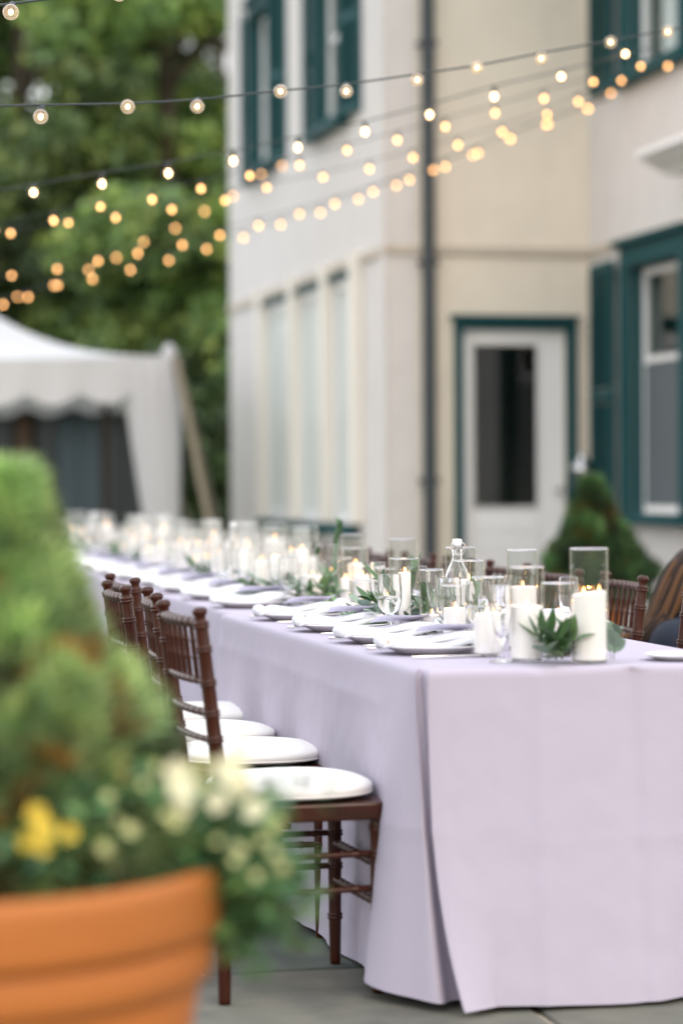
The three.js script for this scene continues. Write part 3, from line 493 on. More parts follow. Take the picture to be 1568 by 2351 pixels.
// ------------------------------------------------------------ place settings
const plateGeo = lathe([[0, 0.004], [0.07, 0.004], [0.075, 0.0], [0.083, 0.0], [0.1, 0.008], [0.132, 0.019], [0.1335, 0.021], [0.131, 0.0225], [0.1, 0.012], [0.085, 0.0075], [0, 0.0072]], 56);
const napGeo = (() => { // a linen napkin folded lengthwise, one end rolled over the rim
  const layer = (y0, w, l, th, ph, x0) => grid(48, 22, (u, v) => { const a = v * 2 * Math.PI, z = Math.sign(Math.cos(a)) * Math.pow(Math.abs(Math.cos(a)), 0.35) * w / 2, x = (u - 0.5) * l, end = Math.pow(Math.abs(u - 0.5) * 2, 8), t = th * (1 - 0.55 * end) * (1 + 0.25 * Math.sin(u * 9 + ph)), lift = 0.012 * Math.pow(Math.max(0, u - 0.55) / 0.45, 1.6) - 0.006 * Math.pow(Math.max(0, 0.25 - u) / 0.25, 2) + 0.004 * Math.sin(u * 7 + ph + z * 18); return [x0 + x, y0 + t * 0.5 + lift + Math.sin(a) * t * 0.5, z * (1 - 0.2 * end) + 0.01 * Math.sin(u * 5 + ph)]; });
  const cap = (g) => g;
  const roll = sweep([V3(-0.13, 0.028, -0.062), V3(-0.128, 0.031, 0), V3(-0.132, 0.028, 0.062)], (k) => 0.0165 * Math.pow(Math.max(0.001, 1 - Math.pow(Math.abs(2 * k - 1), 6)), 0.5), 24, 14), puff = sweep([V3(0.125, 0.036, -0.066), V3(0.13, 0.046, 0), V3(0.12, 0.04, 0.066)], (k) => 0.019 * (1 + 0.12 * Math.sin(k * 9)) * Math.pow(Math.max(0.001, 1 - Math.pow(Math.abs(2 * k - 1), 5)), 0.5), 24, 14);
  return { body: cap(merge([layer(0.016, 0.135, 0.275, 0.02, 0.4, 0), layer(0.0265, 0.12, 0.25, 0.018, 2.1, 0.012), roll, puff])) };
})();
const cardGeo = grid(20, 6, (u, v) => [(u - 0.5) * 0.15 + 0.03, 0.047 + 0.02 * v + 0.004 * Math.sin(u * 5 + 0.4) + 0.012 * u * u, (v - 0.5) * 0.075 + 0.004 * Math.sin(u * 4)]);
const corkGeo = (() => { const g = lathe([[0, 0], [0.0105, 0], [0.0118, 0.0015], [0.0115, 0.04], [0.0105, 0.042], [0, 0.042]], 16); g.rotateZ(Math.PI / 2); g.translate(0.02, 0.012, 0); return g; })();
const knifeGeo = (() => { const s = new THREE.Shape(); s.moveTo(0, -0.007); s.lineTo(0.1, -0.006); s.lineTo(0.105, -0.009); s.quadraticCurveTo(0.18, -0.011, 0.22, 0.002); s.quadraticCurveTo(0.16, 0.007, 0.105, 0.006); s.lineTo(0, 0.007); s.quadraticCurveTo(-0.006, 0, 0, -0.007); const b = new THREE.ExtrudeGeometry(s, { depth: 0.0015, bevelEnabled: true, bevelSize: 0.001, bevelThickness: 0.0012, bevelSegments: 2 }); b.rotateX(-Math.PI / 2); b.translate(-0.11, 0.003, 0); return b; })();
const forkGeo = (() => { const l = []; const h = sweep([V3(-0.1, 0.003, 0), V3(-0.02, 0.004, 0), V3(0.03, 0.006, 0), V3(0.05, 0.007, 0)], (k) => 0.0055 - 0.0025 * k, 16, 8); h.scale(1, 0.55, 1); h.translate(0, 0.002, 0); l.push(h, rbox(0.03, 0.003, 0.023, 0.058, 0.0055, 0, 0.002)); for (const z of [-0.0095, -0.0032, 0.0032, 0.0095]) { const t = sweep([V3(0.07, 0.0055, z), V3(0.09, 0.004, z), V3(0.11, 0.006, z)], (k) => 0.0017 - 0.0008 * k, 6, 6); l.push(t); } return merge(l); })();
const Y = TH_ + 0.0015;
function setting(u, v, turn, where, full, cork = true) {
  const p = (dx, dz, dy = 0) => { const c = Math.cos(turn), s = Math.sin(turn); return V3(v + c * dx + s * dz, Y + dy, -u - s * dx + c * dz); };
  const put = (o, pos, t = turn) => { o.position.copy(pos); o.rotation.y = t; return shade(o); };
  put(solo('dinner_plate', plateGeo, M.china, `white plate, ${where}`, 'plate', 'white dinner plates'), p(0, 0));
  put(solo('napkin', napGeo.body, M.napkin, `white folded napkin, ${where}`, 'napkin', 'white folded napkins'), p(0.005, 0), turn + rr(-0.15, 0.15));
  put(solo('menu_card', cardGeo, M.card, `lavender card on napkin, ${where}`, 'card', 'lavender cards on napkins'), p(0.005, 0, 0.001), turn + rr(-0.2, 0.2));
  if (full) {
    put(solo('table_knife', knifeGeo, M.steel, `silver knife, ${where}`, 'knife', 'silver table knives'), p(0.0, 0.165), turn + Math.PI + rr(-0.05, 0.05));
    put(solo('table_fork', forkGeo, M.steel, `silver fork, ${where}`, 'fork', 'silver table forks'), p(-0.02, -0.16), turn + rr(-0.05, 0.05));
    if (cork) put(solo('wine_cork', corkGeo, M.cork, `tan cork on plate, ${where}`, 'cork', 'corks at the place settings'), p(-0.118, 0.03, 0.019), turn + 0.5).scale.setScalar(0.85);
  }
}
[[0.50, 0.15], [0.92, 0.145], [1.44, 0.145], [2.02, 0.145]].forEach(([u, v], i) => setting(u, v, rr(-0.06, 0.06), `${ORD[i]} left-hand setting from the front, nearest table`, true, i < 2));
[[1.02, 0.64], [1.62, 0.65], [2.16, 0.65]].forEach(([u, v], i) => setting(u, v, Math.PI + rr(-0.06, 0.06), `${ORD[i]} right-hand setting from the front, nearest table`, i === 0, false));
for (let k = 1; k < 4; k++) for (let i = 0; i < 4; i++) { const u = k * (TL + GAP) + 0.32 + i * 0.6; setting(u, 0.15, rr(-0.08, 0.08), `${ORD[i]} left setting on the ${ORD[k]} table`, false); }
{ const b = thing('bread_plate', 'small white side plate with a roll at the right edge of the photo', 'plate', null, onPlane(1556, 1514, Y)); const m = part(b, 'plate', plateGeo, M.china); m.scale.setScalar(0.62); const r = new THREE.SphereGeometry(0.03, 20, 14); r.scale(0.8, 0.5, 0.7); r.translate(0.045, 0.02, -0.01); shade(b); const br = solo('bread_roll', r, M.bread, 'small brown bread roll on the side plate at the right edge', 'bread', null, b.position.clone()); shade(br); }

// ------------------------------------------------------------ glass cylinders and pillar candles
const cache = {};
function cylGeo(d, h, solid) { const k = `${d.toFixed(3)}_${h.toFixed(3)}_${solid}`; if (cache[k]) return cache[k]; const r = d / 2, t = 0.0026; return cache[k] = solid ? lathe([[0, 0], [r - 0.002, 0], [r, 0.002], [r, h - 0.001], [r - t / 2, h], [r - t, h - 0.001], [r - t, 0.009], [r - t - 0.004, 0.006], [0, 0.006]], 48) : lathe([[0, 0.001], [r - 0.001, 0.001], [r, 0.002], [r, h], [r - t, h], [r - t, 0.006], [0, 0.006]], 28); }
const rimGeo = (d, h) => { const k = `rim_${d.toFixed(3)}_${h.toFixed(3)}`; return cache[k] ??= new THREE.TorusGeometry(d / 2 - 0.0013, 0.0019, 8, 40).rotateX(Math.PI / 2).translate(0, h + 0.0012, 0); };
const flameGeo = lathe([[0.0, 0.0], [0.0028, 0.002], [0.0042, 0.006], [0.0036, 0.011], [0.0018, 0.018], [0, 0.024]].map(([a, b]) => [a * 0.85, b * 0.72]), 12), wickGeo = sweep([V3(0, 0, 0), V3(0.0005, 0.006, 0), V3(0.002, 0.011, 0)], 0.0009, 4, 6);
function candleGeo(d, h, tilt) { const r = d / 2, g = lathe([[0, 0], [r - 0.001, 0], [r, 0.002], [r, h * 0.5], [r, h - 0.003], [r - 0.003, h], [r * 0.75, h - 0.004], [r * 0.25, h - 0.008], [0, h - 0.008]], 36); if (tilt) { const p = g.attributes.position; for (let i = 0; i < p.count; i++) if (p.getY(i) > h * 0.4) p.setY(i, p.getY(i) + tilt * p.getX(i) * (p.getY(i) / h)); g.computeVertexNormals(); } return g; }
const onTable = (px, py) => onPlane(px, py, Y);
const candles = [];
function hurricane(pos, d, h, cd, ch, solid, glassLabel, candleLabel, o = {}) {
  const g = solo('glass_cylinder', cylGeo(d, h, solid), M.thin, glassLabel, 'glass cylinder', 'clear glass candle cylinders along the tables', pos); g.rotation.y = o.turn ?? rr(0, 6);
  part(g, 'rim', rimGeo(d, h), solid ? M.glass : M.thin); if (solid) part(g, 'base', lathe([[0, 0.0008], [d / 2 - 0.006, 0.0008], [d / 2 - 0.004, 0.003], [d / 2 - 0.0045, 0.0058], [0, 0.0058]], 32), M.glass); shade(g);
  if (cd) { const c = thing('pillar_candle', candleLabel, 'candle', 'white candles in glass cylinders along the tables', V3(pos.x, pos.y + 0.0075, pos.z)); c.rotation.y = o.turn ?? 0;
    part(c, 'wax_body', candleGeo(cd, ch, o.tilt ?? 0), M.wax); part(c, 'wick', wickGeo, M.wick).position.y = ch - 0.009;
    const f = part(c, 'flame', flameGeo, M.flame); f.position.set(0.002, ch - 0.002, 0); shade(c);
    if (o.two) { const f2 = part(c, 'flame', flameGeo, M.flame); f2.position.set(0.024, ch + 0.001, -0.01); const w2 = part(c, 'wick', wickGeo, M.wick); w2.position.set(0.022, ch - 0.006, -0.01); f.position.x = -0.012; c.children[1].position.x = -0.014; }
    if (solid) { const l = new THREE.PointLight(0xffb060, 0.004, 2, 2); l.name = 'flame_light'; l.position.set(0, ch + 0.008, 0); l.castShadow = true; l.shadow.radius = 0.12; c.add(l); candles.push(l); } }
}
const H1 = [ // base pixel, glass diameter and height, candle diameter and height, words
  [1352, 1522, 0.088, 0.262, 0.079, 0.155, 'tallest front glass cylinder at the right end of the table', 'thick slant-topped white candle in the tallest front cylinder', { tilt: 0.13, two: true, turn: -0.25 }],
  [1210, 1518, 0.080, 0.218, 0.075, 0.122, 'front glass cylinder left of the leaf cluster, holding a broad candle', 'broad white candle in front, just left of the leaf cluster'],
  [1282, 1503, 0.086, 0.172, 0.072, 0.090, 'short glass cylinder behind the leaf cluster', 'short white candle behind the front leaf cluster'],
  [1199, 1491, 0.079, 0.247, 0.070, 0.150, 'tall glass cylinder directly behind the broad front candle', 'tall white candle directly behind the broad front candle'],
  [1118, 1506, 0.076, 0.188, 0.062, 0.094, 'glass cylinder behind the front flute glass', 'white candle seen just left of the front flute glass'],
  [991, 1471, 0.064, 0.186, 0.058, 0.062, 'slim glass cylinder with a low candle right of the filled goblet', 'low white candle right of the filled water goblet'],
  [1044, 1478, 0.07, 0.15, 0.058, 0.086, 'glass cylinder behind the empty goblet, short candle inside', 'short white candle behind the empty goblet'],
  [1076, 1454, 0.092, 0.200, 0.048, 0.142, 'wide glass cylinder just right of the swing-top bottle', 'narrow white candle beside the swing-top bottle'],
  [1058, 1429, 0.094, 0.222, 0.05, 0.10, 'wide glass cylinder directly behind the swing-top bottle', 'white candle behind the swing-top bottle'],
  [929, 1441, 0.088, 0.198, 0.036, 0.152, 'glass cylinder behind the filled goblet with two slim candles', 'slim white candle behind the filled goblet'],
  [925, 1405, 0.094, 0.235, 0.045, 0.10, 'tall empty-topped glass cylinder further behind the filled goblet', 'white candle low in the tall cylinder behind the filled goblet'],
  [835, 1424, 0.088, 0.119, 0.075, 0.048, 'low wide glass cylinder left of the filled goblet', 'low wide white candle left of the filled goblet'],
  [831, 1405, 0.066, 0.148, 0.05, 0.112, 'slim glass cylinder behind the low wide one', 'slim white candle rising behind the low wide cylinder'],
  [816, 1393, 0.09, 0.197, 0.052, 0.140, 'tall glass cylinder behind the slim candle left of centre', 'tall lit candle behind the low wide cylinder'],
  [814, 1369, 0.095, 0.227, 0.05, 0.08, 'tallest glass cylinder left of centre on the second table', 'white candle low in the tallest cylinder of the second table'],
  [793, 1395, 0.05, 0.165, 0.032, 0.092, 'narrow glass cylinder with a slim candle left of centre', 'slimmest white candle left of centre'],
  [1130, 1462, 0.07, 0.16, 0.05, 0.07, 'short glass cylinder between the bottle and the tall front cylinders', 'short white candle between the bottle and front cylinders'],
  [885, 1418, 0.07, 0.15, 0.05, 0.06, 'short glass cylinder amid the greenery behind the goblet', 'short white candle amid the greenery behind the goblet'],
];
H1.forEach(([x, y, d, h, cd, ch, a, b, o], i) => hurricane(onTable(x, y), d, h, cd, ch, true, a, b, o));
const taken = H1.map(([x, y, d]) => { const p = onTable(x, y); return [p.x, -p.z, d / 2]; });
{ // the blurred rest, table after table
  const far = [];
  for (let tries = 0; far.length < 84 && tries < 6000; tries++) { const u = rr(2.62, 9.75), v = rr(0.28, 0.60), d = [0.062, 0.088, 0.088, 0.095][Math.floor(rnd() * 4)]; if (taken.some(([a, b, r]) => Math.hypot(a - v, b - u) < r + d / 2 + 0.008)) continue; if (Math.floor(u / (TL + GAP)) !== Math.floor((u + 0.06) / (TL + GAP)) || Math.floor(u / (TL + GAP)) !== Math.floor((u - 0.06) / (TL + GAP))) continue; taken.push([v, u, d / 2]); far.push([u, v, d]); }
  far.sort((a, b) => a[0] - b[0]); const cnt = {};
  for (const [u, v, d] of far) { const k = Math.floor(u / (TL + GAP)), i = cnt[k] = (cnt[k] ?? -1) + 1, h = [0.15, 0.2, 0.2, 0.255][Math.floor(rnd() * 4)], ch = h * rr(0.48, 0.76), nth = i < 20 ? ORD[i] : `${ORD[i - 20]} after the first twenty`, w = `on the ${ORD[k]} table, ${nth} from its near end`; hurricane(V3(v, Y, -u), d, h, d * rr(0.6, 0.86), ch, false, `clear glass cylinder ${w}`, `lit white candle ${w}`); }
}
// goblets, flutes, bottles
const gobletGeo = lathe([[0, 0.0], [0.031, 0], [0.033, 0.0015], [0.031, 0.003], [0.012, 0.006], [0.0058, 0.012], [0.0052, 0.03], [0.006, 0.046], [0.011, 0.052], [0.022, 0.064], [0.030, 0.08], [0.0335, 0.10], [0.0335, 0.125], [0.0305, 0.168], [0.0298, 0.169], [0.0290, 0.168], [0.0320, 0.125], [0.0320, 0.10], [0.0285, 0.081], [0.0205, 0.0665], [0.009, 0.057], [0, 0.0555]], 40);
const fluteGeo = lathe([[0, 0], [0.028, 0], [0.03, 0.0015], [0.027, 0.003], [0.009, 0.006], [0.0048, 0.014], [0.0046, 0.042], [0.007, 0.05], [0.017, 0.075], [0.0235, 0.105], [0.0255, 0.13], [0.0255, 0.145], [0.0235, 0.178], [0.0228, 0.179], [0.022, 0.178], [0.0240, 0.145], [0.0240, 0.13], [0.0220, 0.106], [0.0155, 0.077], [0.005, 0.057], [0, 0.055]], 36);
const waterGeo = lathe([[0, 0.0558], [0.0088, 0.0573], [0.0203, 0.0668], [0.0283, 0.0812], [0.0316, 0.0995], [0.0317, 0.108], [0, 0.108]], 36);
function glass(geo, name, pos, label, cat, fill) { const g = thing(name, label, cat, 'drinking glasses at the place settings', pos); part(g, 'bowl_and_stem', geo, M.glass); if (fill) part(g, 'water', waterGeo, M.water); return shade(g); }
glass(gobletGeo, 'water_goblet', onTable(894.5, 1460), 'stemmed goblet half full of pale water, in sharp focus', 'goblet', true);
glass(gobletGeo, 'water_goblet', onTable(1030, 1474), 'empty stemmed goblet right of the filled goblet', 'goblet');
glass(fluteGeo, 'champagne_flute', onTable(1151, 1520), 'champagne flute at the front left of the broad candle', 'flute');
glass(gobletGeo, 'water_goblet', onTable(1098, 1488), 'stemmed goblet left of the front flute glass', 'goblet', true);
glass(gobletGeo, 'water_goblet', onTable(958, 1430), 'stemmed goblet behind the low candle right of the filled goblet', 'goblet');
glass(fluteGeo, 'champagne_flute', onTable(868, 1426), 'champagne flute just left of the filled goblet', 'flute');
glass(fluteGeo, 'champagne_flute', onTable(1305, 1488), 'champagne flute behind the tallest front candle', 'flute');
glass(fluteGeo, 'champagne_flute', onTable(1000, 1452), 'champagne flute between the filled and empty goblets', 'flute');
for (let k = 1; k < 4; k++) for (let i = 0; i < 4; i++) { const u = k * (TL + GAP) + 0.2 + i * 0.6; for (const [v, du, geo, n] of [[0.265, 0.05, gobletGeo, 'water_goblet'], [0.255, 0.2, fluteGeo, 'champagne_flute']]) { if (taken.some(([a, b, r]) => Math.hypot(a - v, b - u - du) < r + 0.035)) continue; taken.push([v, u + du, 0.034]); glass(geo, n, V3(v, Y, -u - du), `${n === 'water_goblet' ? 'stemmed water goblet' : 'slender champagne flute'} at the ${ORD[i]} left setting of the ${ORD[k]} table`, n === 'water_goblet' ? 'goblet' : 'flute'); } }
const bottleGeo = lathe([[0, 0], [0.036, 0], [0.038, 0.003], [0.038, 0.135], [0.036, 0.15], [0.028, 0.172], [0.018, 0.192], [0.0145, 0.205], [0.0145, 0.222], [0.017, 0.225], [0.017, 0.236], [0.0155, 0.239], [0.012, 0.239], [0.0115, 0.205], [0.0155, 0.19], [0.025, 0.171], [0.033, 0.15], [0.0345, 0.135], [0.0345, 0.012], [0, 0.01]], 36);
const bottleWater = lathe([[0, 0.0105], [0.0342, 0.0125], [0.0342, 0.12], [0, 0.12]], 30);
function bottle(pos, label) { const b = thing('water_bottle', label, 'bottle', 'swing-top water bottles on the tables', pos); part(b, 'glass_body', bottleGeo, M.glass); part(b, 'water', bottleWater, M.water); part(b, 'stopper', lathe([[0, 0.232], [0.0108, 0.232], [0.0118, 0.24], [0.0135, 0.243], [0.0135, 0.254], [0.012, 0.257], [0, 0.258]], 20), M.stopper); part(b, 'wire_bail', merge([-1, 1].map((s) => sweep([V3(s * 0.0155, 0.212, 0), V3(s * 0.0215, 0.228, 0.006), V3(s * 0.018, 0.243, 0.008), V3(s * 0.0125, 0.249, 0.002)], 0.0011, 14, 6))), M.steel); return shade(b); }
bottle(onTable(1050, 1446), 'clear swing-top water bottle with white stopper near the middle of the nearest table');
bottle(V3(0.43, Y, -4.62), 'clear water bottle standing tall among candles left of the house corner'); bottle(V3(0.33, Y, -8.35), 'blurred water bottle at the far end near the tent leg');

// ------------------------------------------------------------ greenery runner
function leafGeo(l, w, curl, fold = 0.25) { // a leaf with a midrib fold, pointed
  return grid(4, 7, (u, v) => { const s = u * 2 - 1, k = Math.pow(Math.sin(Math.PI * Math.pow(v, 0.8)), 0.85), x = s * w / 2 * k; return [x, Math.abs(s) * k * w * fold - curl * l * v * v, v * l]; });
}
const ruscusLeaf = [leafGeo(0.062, 0.019, 0.25), leafGeo(0.052, 0.017, 0.5), leafGeo(0.07, 0.018, -0.15)], eucaLeaf = [0, 1].map((k) => grid(4, 7, (u, v) => { const s = u * 2 - 1, q = Math.sqrt(Math.max(0, 1 - Math.pow(2 * v - 1, 2))); return [s * 0.02 * q, 0.004 * Math.abs(s) * q - (k ? 0.01 : -0.004) * v * v, v * 0.042]; }));
function orient(m, dir, roll) { const z = dir.clone().normalize(), x = V3(0, 1, 0).cross(z); if (x.lengthSq() < 1e-4) x.set(1, 0, 0); x.normalize(); const y = z.clone().cross(x); m.quaternion.setFromRotationMatrix(new THREE.Matrix4().makeBasis(x, y, z)); m.rotateZ(roll); }
function garland(name, label, sprigs, limit) { // sprigs: [base, direction, length, kind]
  const g = thing(name, label, 'greenery', 'leafy greenery laid along the tables', sprigs[0][0].clone().setY(Y)); const o = g.position, rest = [[], []], stems = []; let n = 0;
  for (const [b, dir, len, kind] of sprigs) {
    const p0 = b.clone().sub(o), d = dir.clone().normalize(), side = V3(0, 1, 0).cross(d).normalize(), tip = p0.clone().addScaledVector(d, len).add(V3(0, -0.012, 0)), mid = p0.clone().lerp(tip, 0.5).add(V3(0, 0.014, 0)); if (tip.y < 0.006) tip.y = 0.006;
    const c = new THREE.CatmullRomCurve3([p0, mid, tip]); stems.push(sweep(c, (k) => 0.0013 * (1 - 0.6 * k), 8, 5));
    const cnt = Math.round(len / (kind === 'euca' ? 0.02 : 0.0145));
    for (let i = 1; i <= cnt; i++) {
      const t = i / cnt, q = c.getPointAt(t), s = i % 2 ? 1 : -1, ld = d.clone().multiplyScalar(0.75).addScaledVector(side, s * rr(0.4, 0.9)).add(V3(0, rr(-0.15, 0.5), 0)), geo = kind === 'euca' ? eucaLeaf[Math.floor(rnd() * 2)] : ruscusLeaf[Math.floor(rnd() * 3)], mat = kind === 'euca' ? M.euca : rnd() < 0.22 ? M.ruscusPale : M.ruscus;
      const m = new THREE.Mesh(geo, mat); m.position.copy(q); if (m.position.y < 0.004) m.position.y = 0.004; if (m.position.y < 0.03 && ld.y < 0.1) ld.y = 0.15; orient(m, ld, rr(-0.6, 0.6)); m.scale.setScalar(rr(0.75, 1.15));
      { const e = m.position.clone().addScaledVector(ld.clone().normalize(), 0.055).add(o), w = m.position.clone().add(o), mid2 = e.clone().lerp(w, 0.5); if (taken.some(([a, b2, r2]) => [w, mid2, e].some((q2) => Math.hypot(q2.x - a, -q2.z - b2) < r2 + 0.003))) continue; }
      if (n++ < limit) { m.name = 'leaf'; g.add(m); } else { m.updateMatrix(); rest[mat === M.euca ? 1 : 0].push(geo.clone().applyMatrix4(m.matrix)); }
    }
  }
  part(g, 'stem', merge(stems), M.stem);
  rest.forEach((l, i) => { if (l.length) part(g, i ? 'pale_leaf_mass' : 'leaf_mass', merge(l), i ? M.euca : M.ruscus).userData.kind = 'stuff'; });
  return shade(g);
}
const bunch = (px, py, n, sp, up, lens, kind = 'ruscus') => { const b = px instanceof THREE.Vector3 ? px : onTable(px, py); const l = []; for (let i = 0; i < n; i++) { const a = rr(0, 6.28); l.push([b.clone().add(V3(Math.cos(a) * sp * rnd(), rr(0.008, 0.02), Math.sin(a) * sp * rnd())), V3(Math.cos(a), up * rr(0.1, 1.3), Math.sin(a)), rr(...lens), kind]); } return l; };
garland('leaf_garland', 'dark green leaf cluster at the front of the table between two big candles', [...bunch(1286, 1520, 20, 0.026, 1.2, [0.045, 0.075]), ...bunch(1290, 1523, 12, 0.018, 2.0, [0.06, 0.09]), [onTable(1245, 1514).add(V3(0, 0.012, 0)), V3(-1, 0.3, 0.3), 0.06, 'ruscus'], [onTable(1316, 1520).add(V3(0, 0.045, 0.01)), V3(0.6, 0.5, 0.4), 0.055, 'ruscus'], [onTable(1408, 1518).add(V3(0, 0.004, 0)), V3(0.1, 1, 0.1), 0.07, 'euca'], [onTable(1402, 1516).add(V3(0, 0.004, 0)), V3(-0.15, 1, 0), 0.06, 'euca'], ...bunch(1258, 1524, 2, 0.01, 0.2, [0.05, 0.06], 'euca')], 300);
garland('leaf_garland', 'greenery spray with pale round leaves behind and right of the filled goblet', [...bunch(905, 1445, 7, 0.04, 0.7, [0.07, 0.12], 'euca'), ...bunch(935, 1436, 16, 0.07, 1.0, [0.08, 0.15]), ...bunch(968, 1446, 9, 0.05, 0.9, [0.06, 0.1]), ...bunch(1010, 1440, 7, 0.05, 0.9, [0.06, 0.1]), ...bunch(868, 1436, 6, 0.04, 0.6, [0.06, 0.1]), [onTable(940, 1430).add(V3(0, 0.06, 0)), V3(0.15, 1, 0), 0.10, 'ruscus'], [onTable(925, 1432).add(V3(0, 0.07, 0)), V3(0.4, 1, 0.1), 0.1, 'ruscus'], [onTable(900, 1440).add(V3(0, 0.08, 0)), V3(-0.5, 0.8, 0.2), 0.08, 'ruscus']], 300);
garland('leaf_garland', 'small leafy sprig beside the empty goblet', [...bunch(1082, 1474, 5, 0.02, 1.3, [0.06, 0.1]), [onTable(1078, 1470).add(V3(0, 0.04, 0)), V3(-0.9, 0.45, 0.2), 0.08, 'ruscus'], [onTable(1082, 1470).add(V3(0, 0.05, 0)), V3(0.1, 1, 0.1), 0.09, 'ruscus'], ...bunch(1075, 1482, 2, 0.02, 0.3, [0.05, 0.07], 'euca')], 300);
garland('leaf_garland', 'greenery spray left of centre beyond the third napkin', [...bunch(752, 1392, 16, 0.09, 0.8, [0.08, 0.15]), ...bunch(770, 1385, 4, 0.06, 0.9, [0.06, 0.1], 'euca'), ...bunch(700, 1382, 8, 0.06, 0.7, [0.07, 0.12]), ...bunch(800, 1412, 6, 0.03, 0.5, [0.06, 0.1])], 300);
for (let k = 1; k < 4; k++) { const l = []; for (let i = 0; i < 24; i++) { const u = k * (TL + GAP) + 0.35 + i * 0.085; l.push(...bunch(V3(rr(0.3, 0.56), Y, -u), 0, k === 1 ? 4 : 3, 0.05, 0.8, [0.07, 0.13], rnd() < 0.25 ? 'euca' : 'ruscus')); } if (k === 1) l.push([V3(0.5, Y + 0.05, -3.1), V3(0.1, 1, 0), 0.22, 'ruscus'], [V3(0.48, Y + 0.04, -3.12), V3(-0.3, 1, 0.1), 0.18, 'ruscus'], [V3(0.36, Y + 0.03, -2.75), V3(-0.2, 1, 0.1), 0.1, 'euca']); garland('leaf_garland', `blurred greenery runner along the middle of the ${ORD[k]} table`, l, k === 1 ? 300 : 0); }

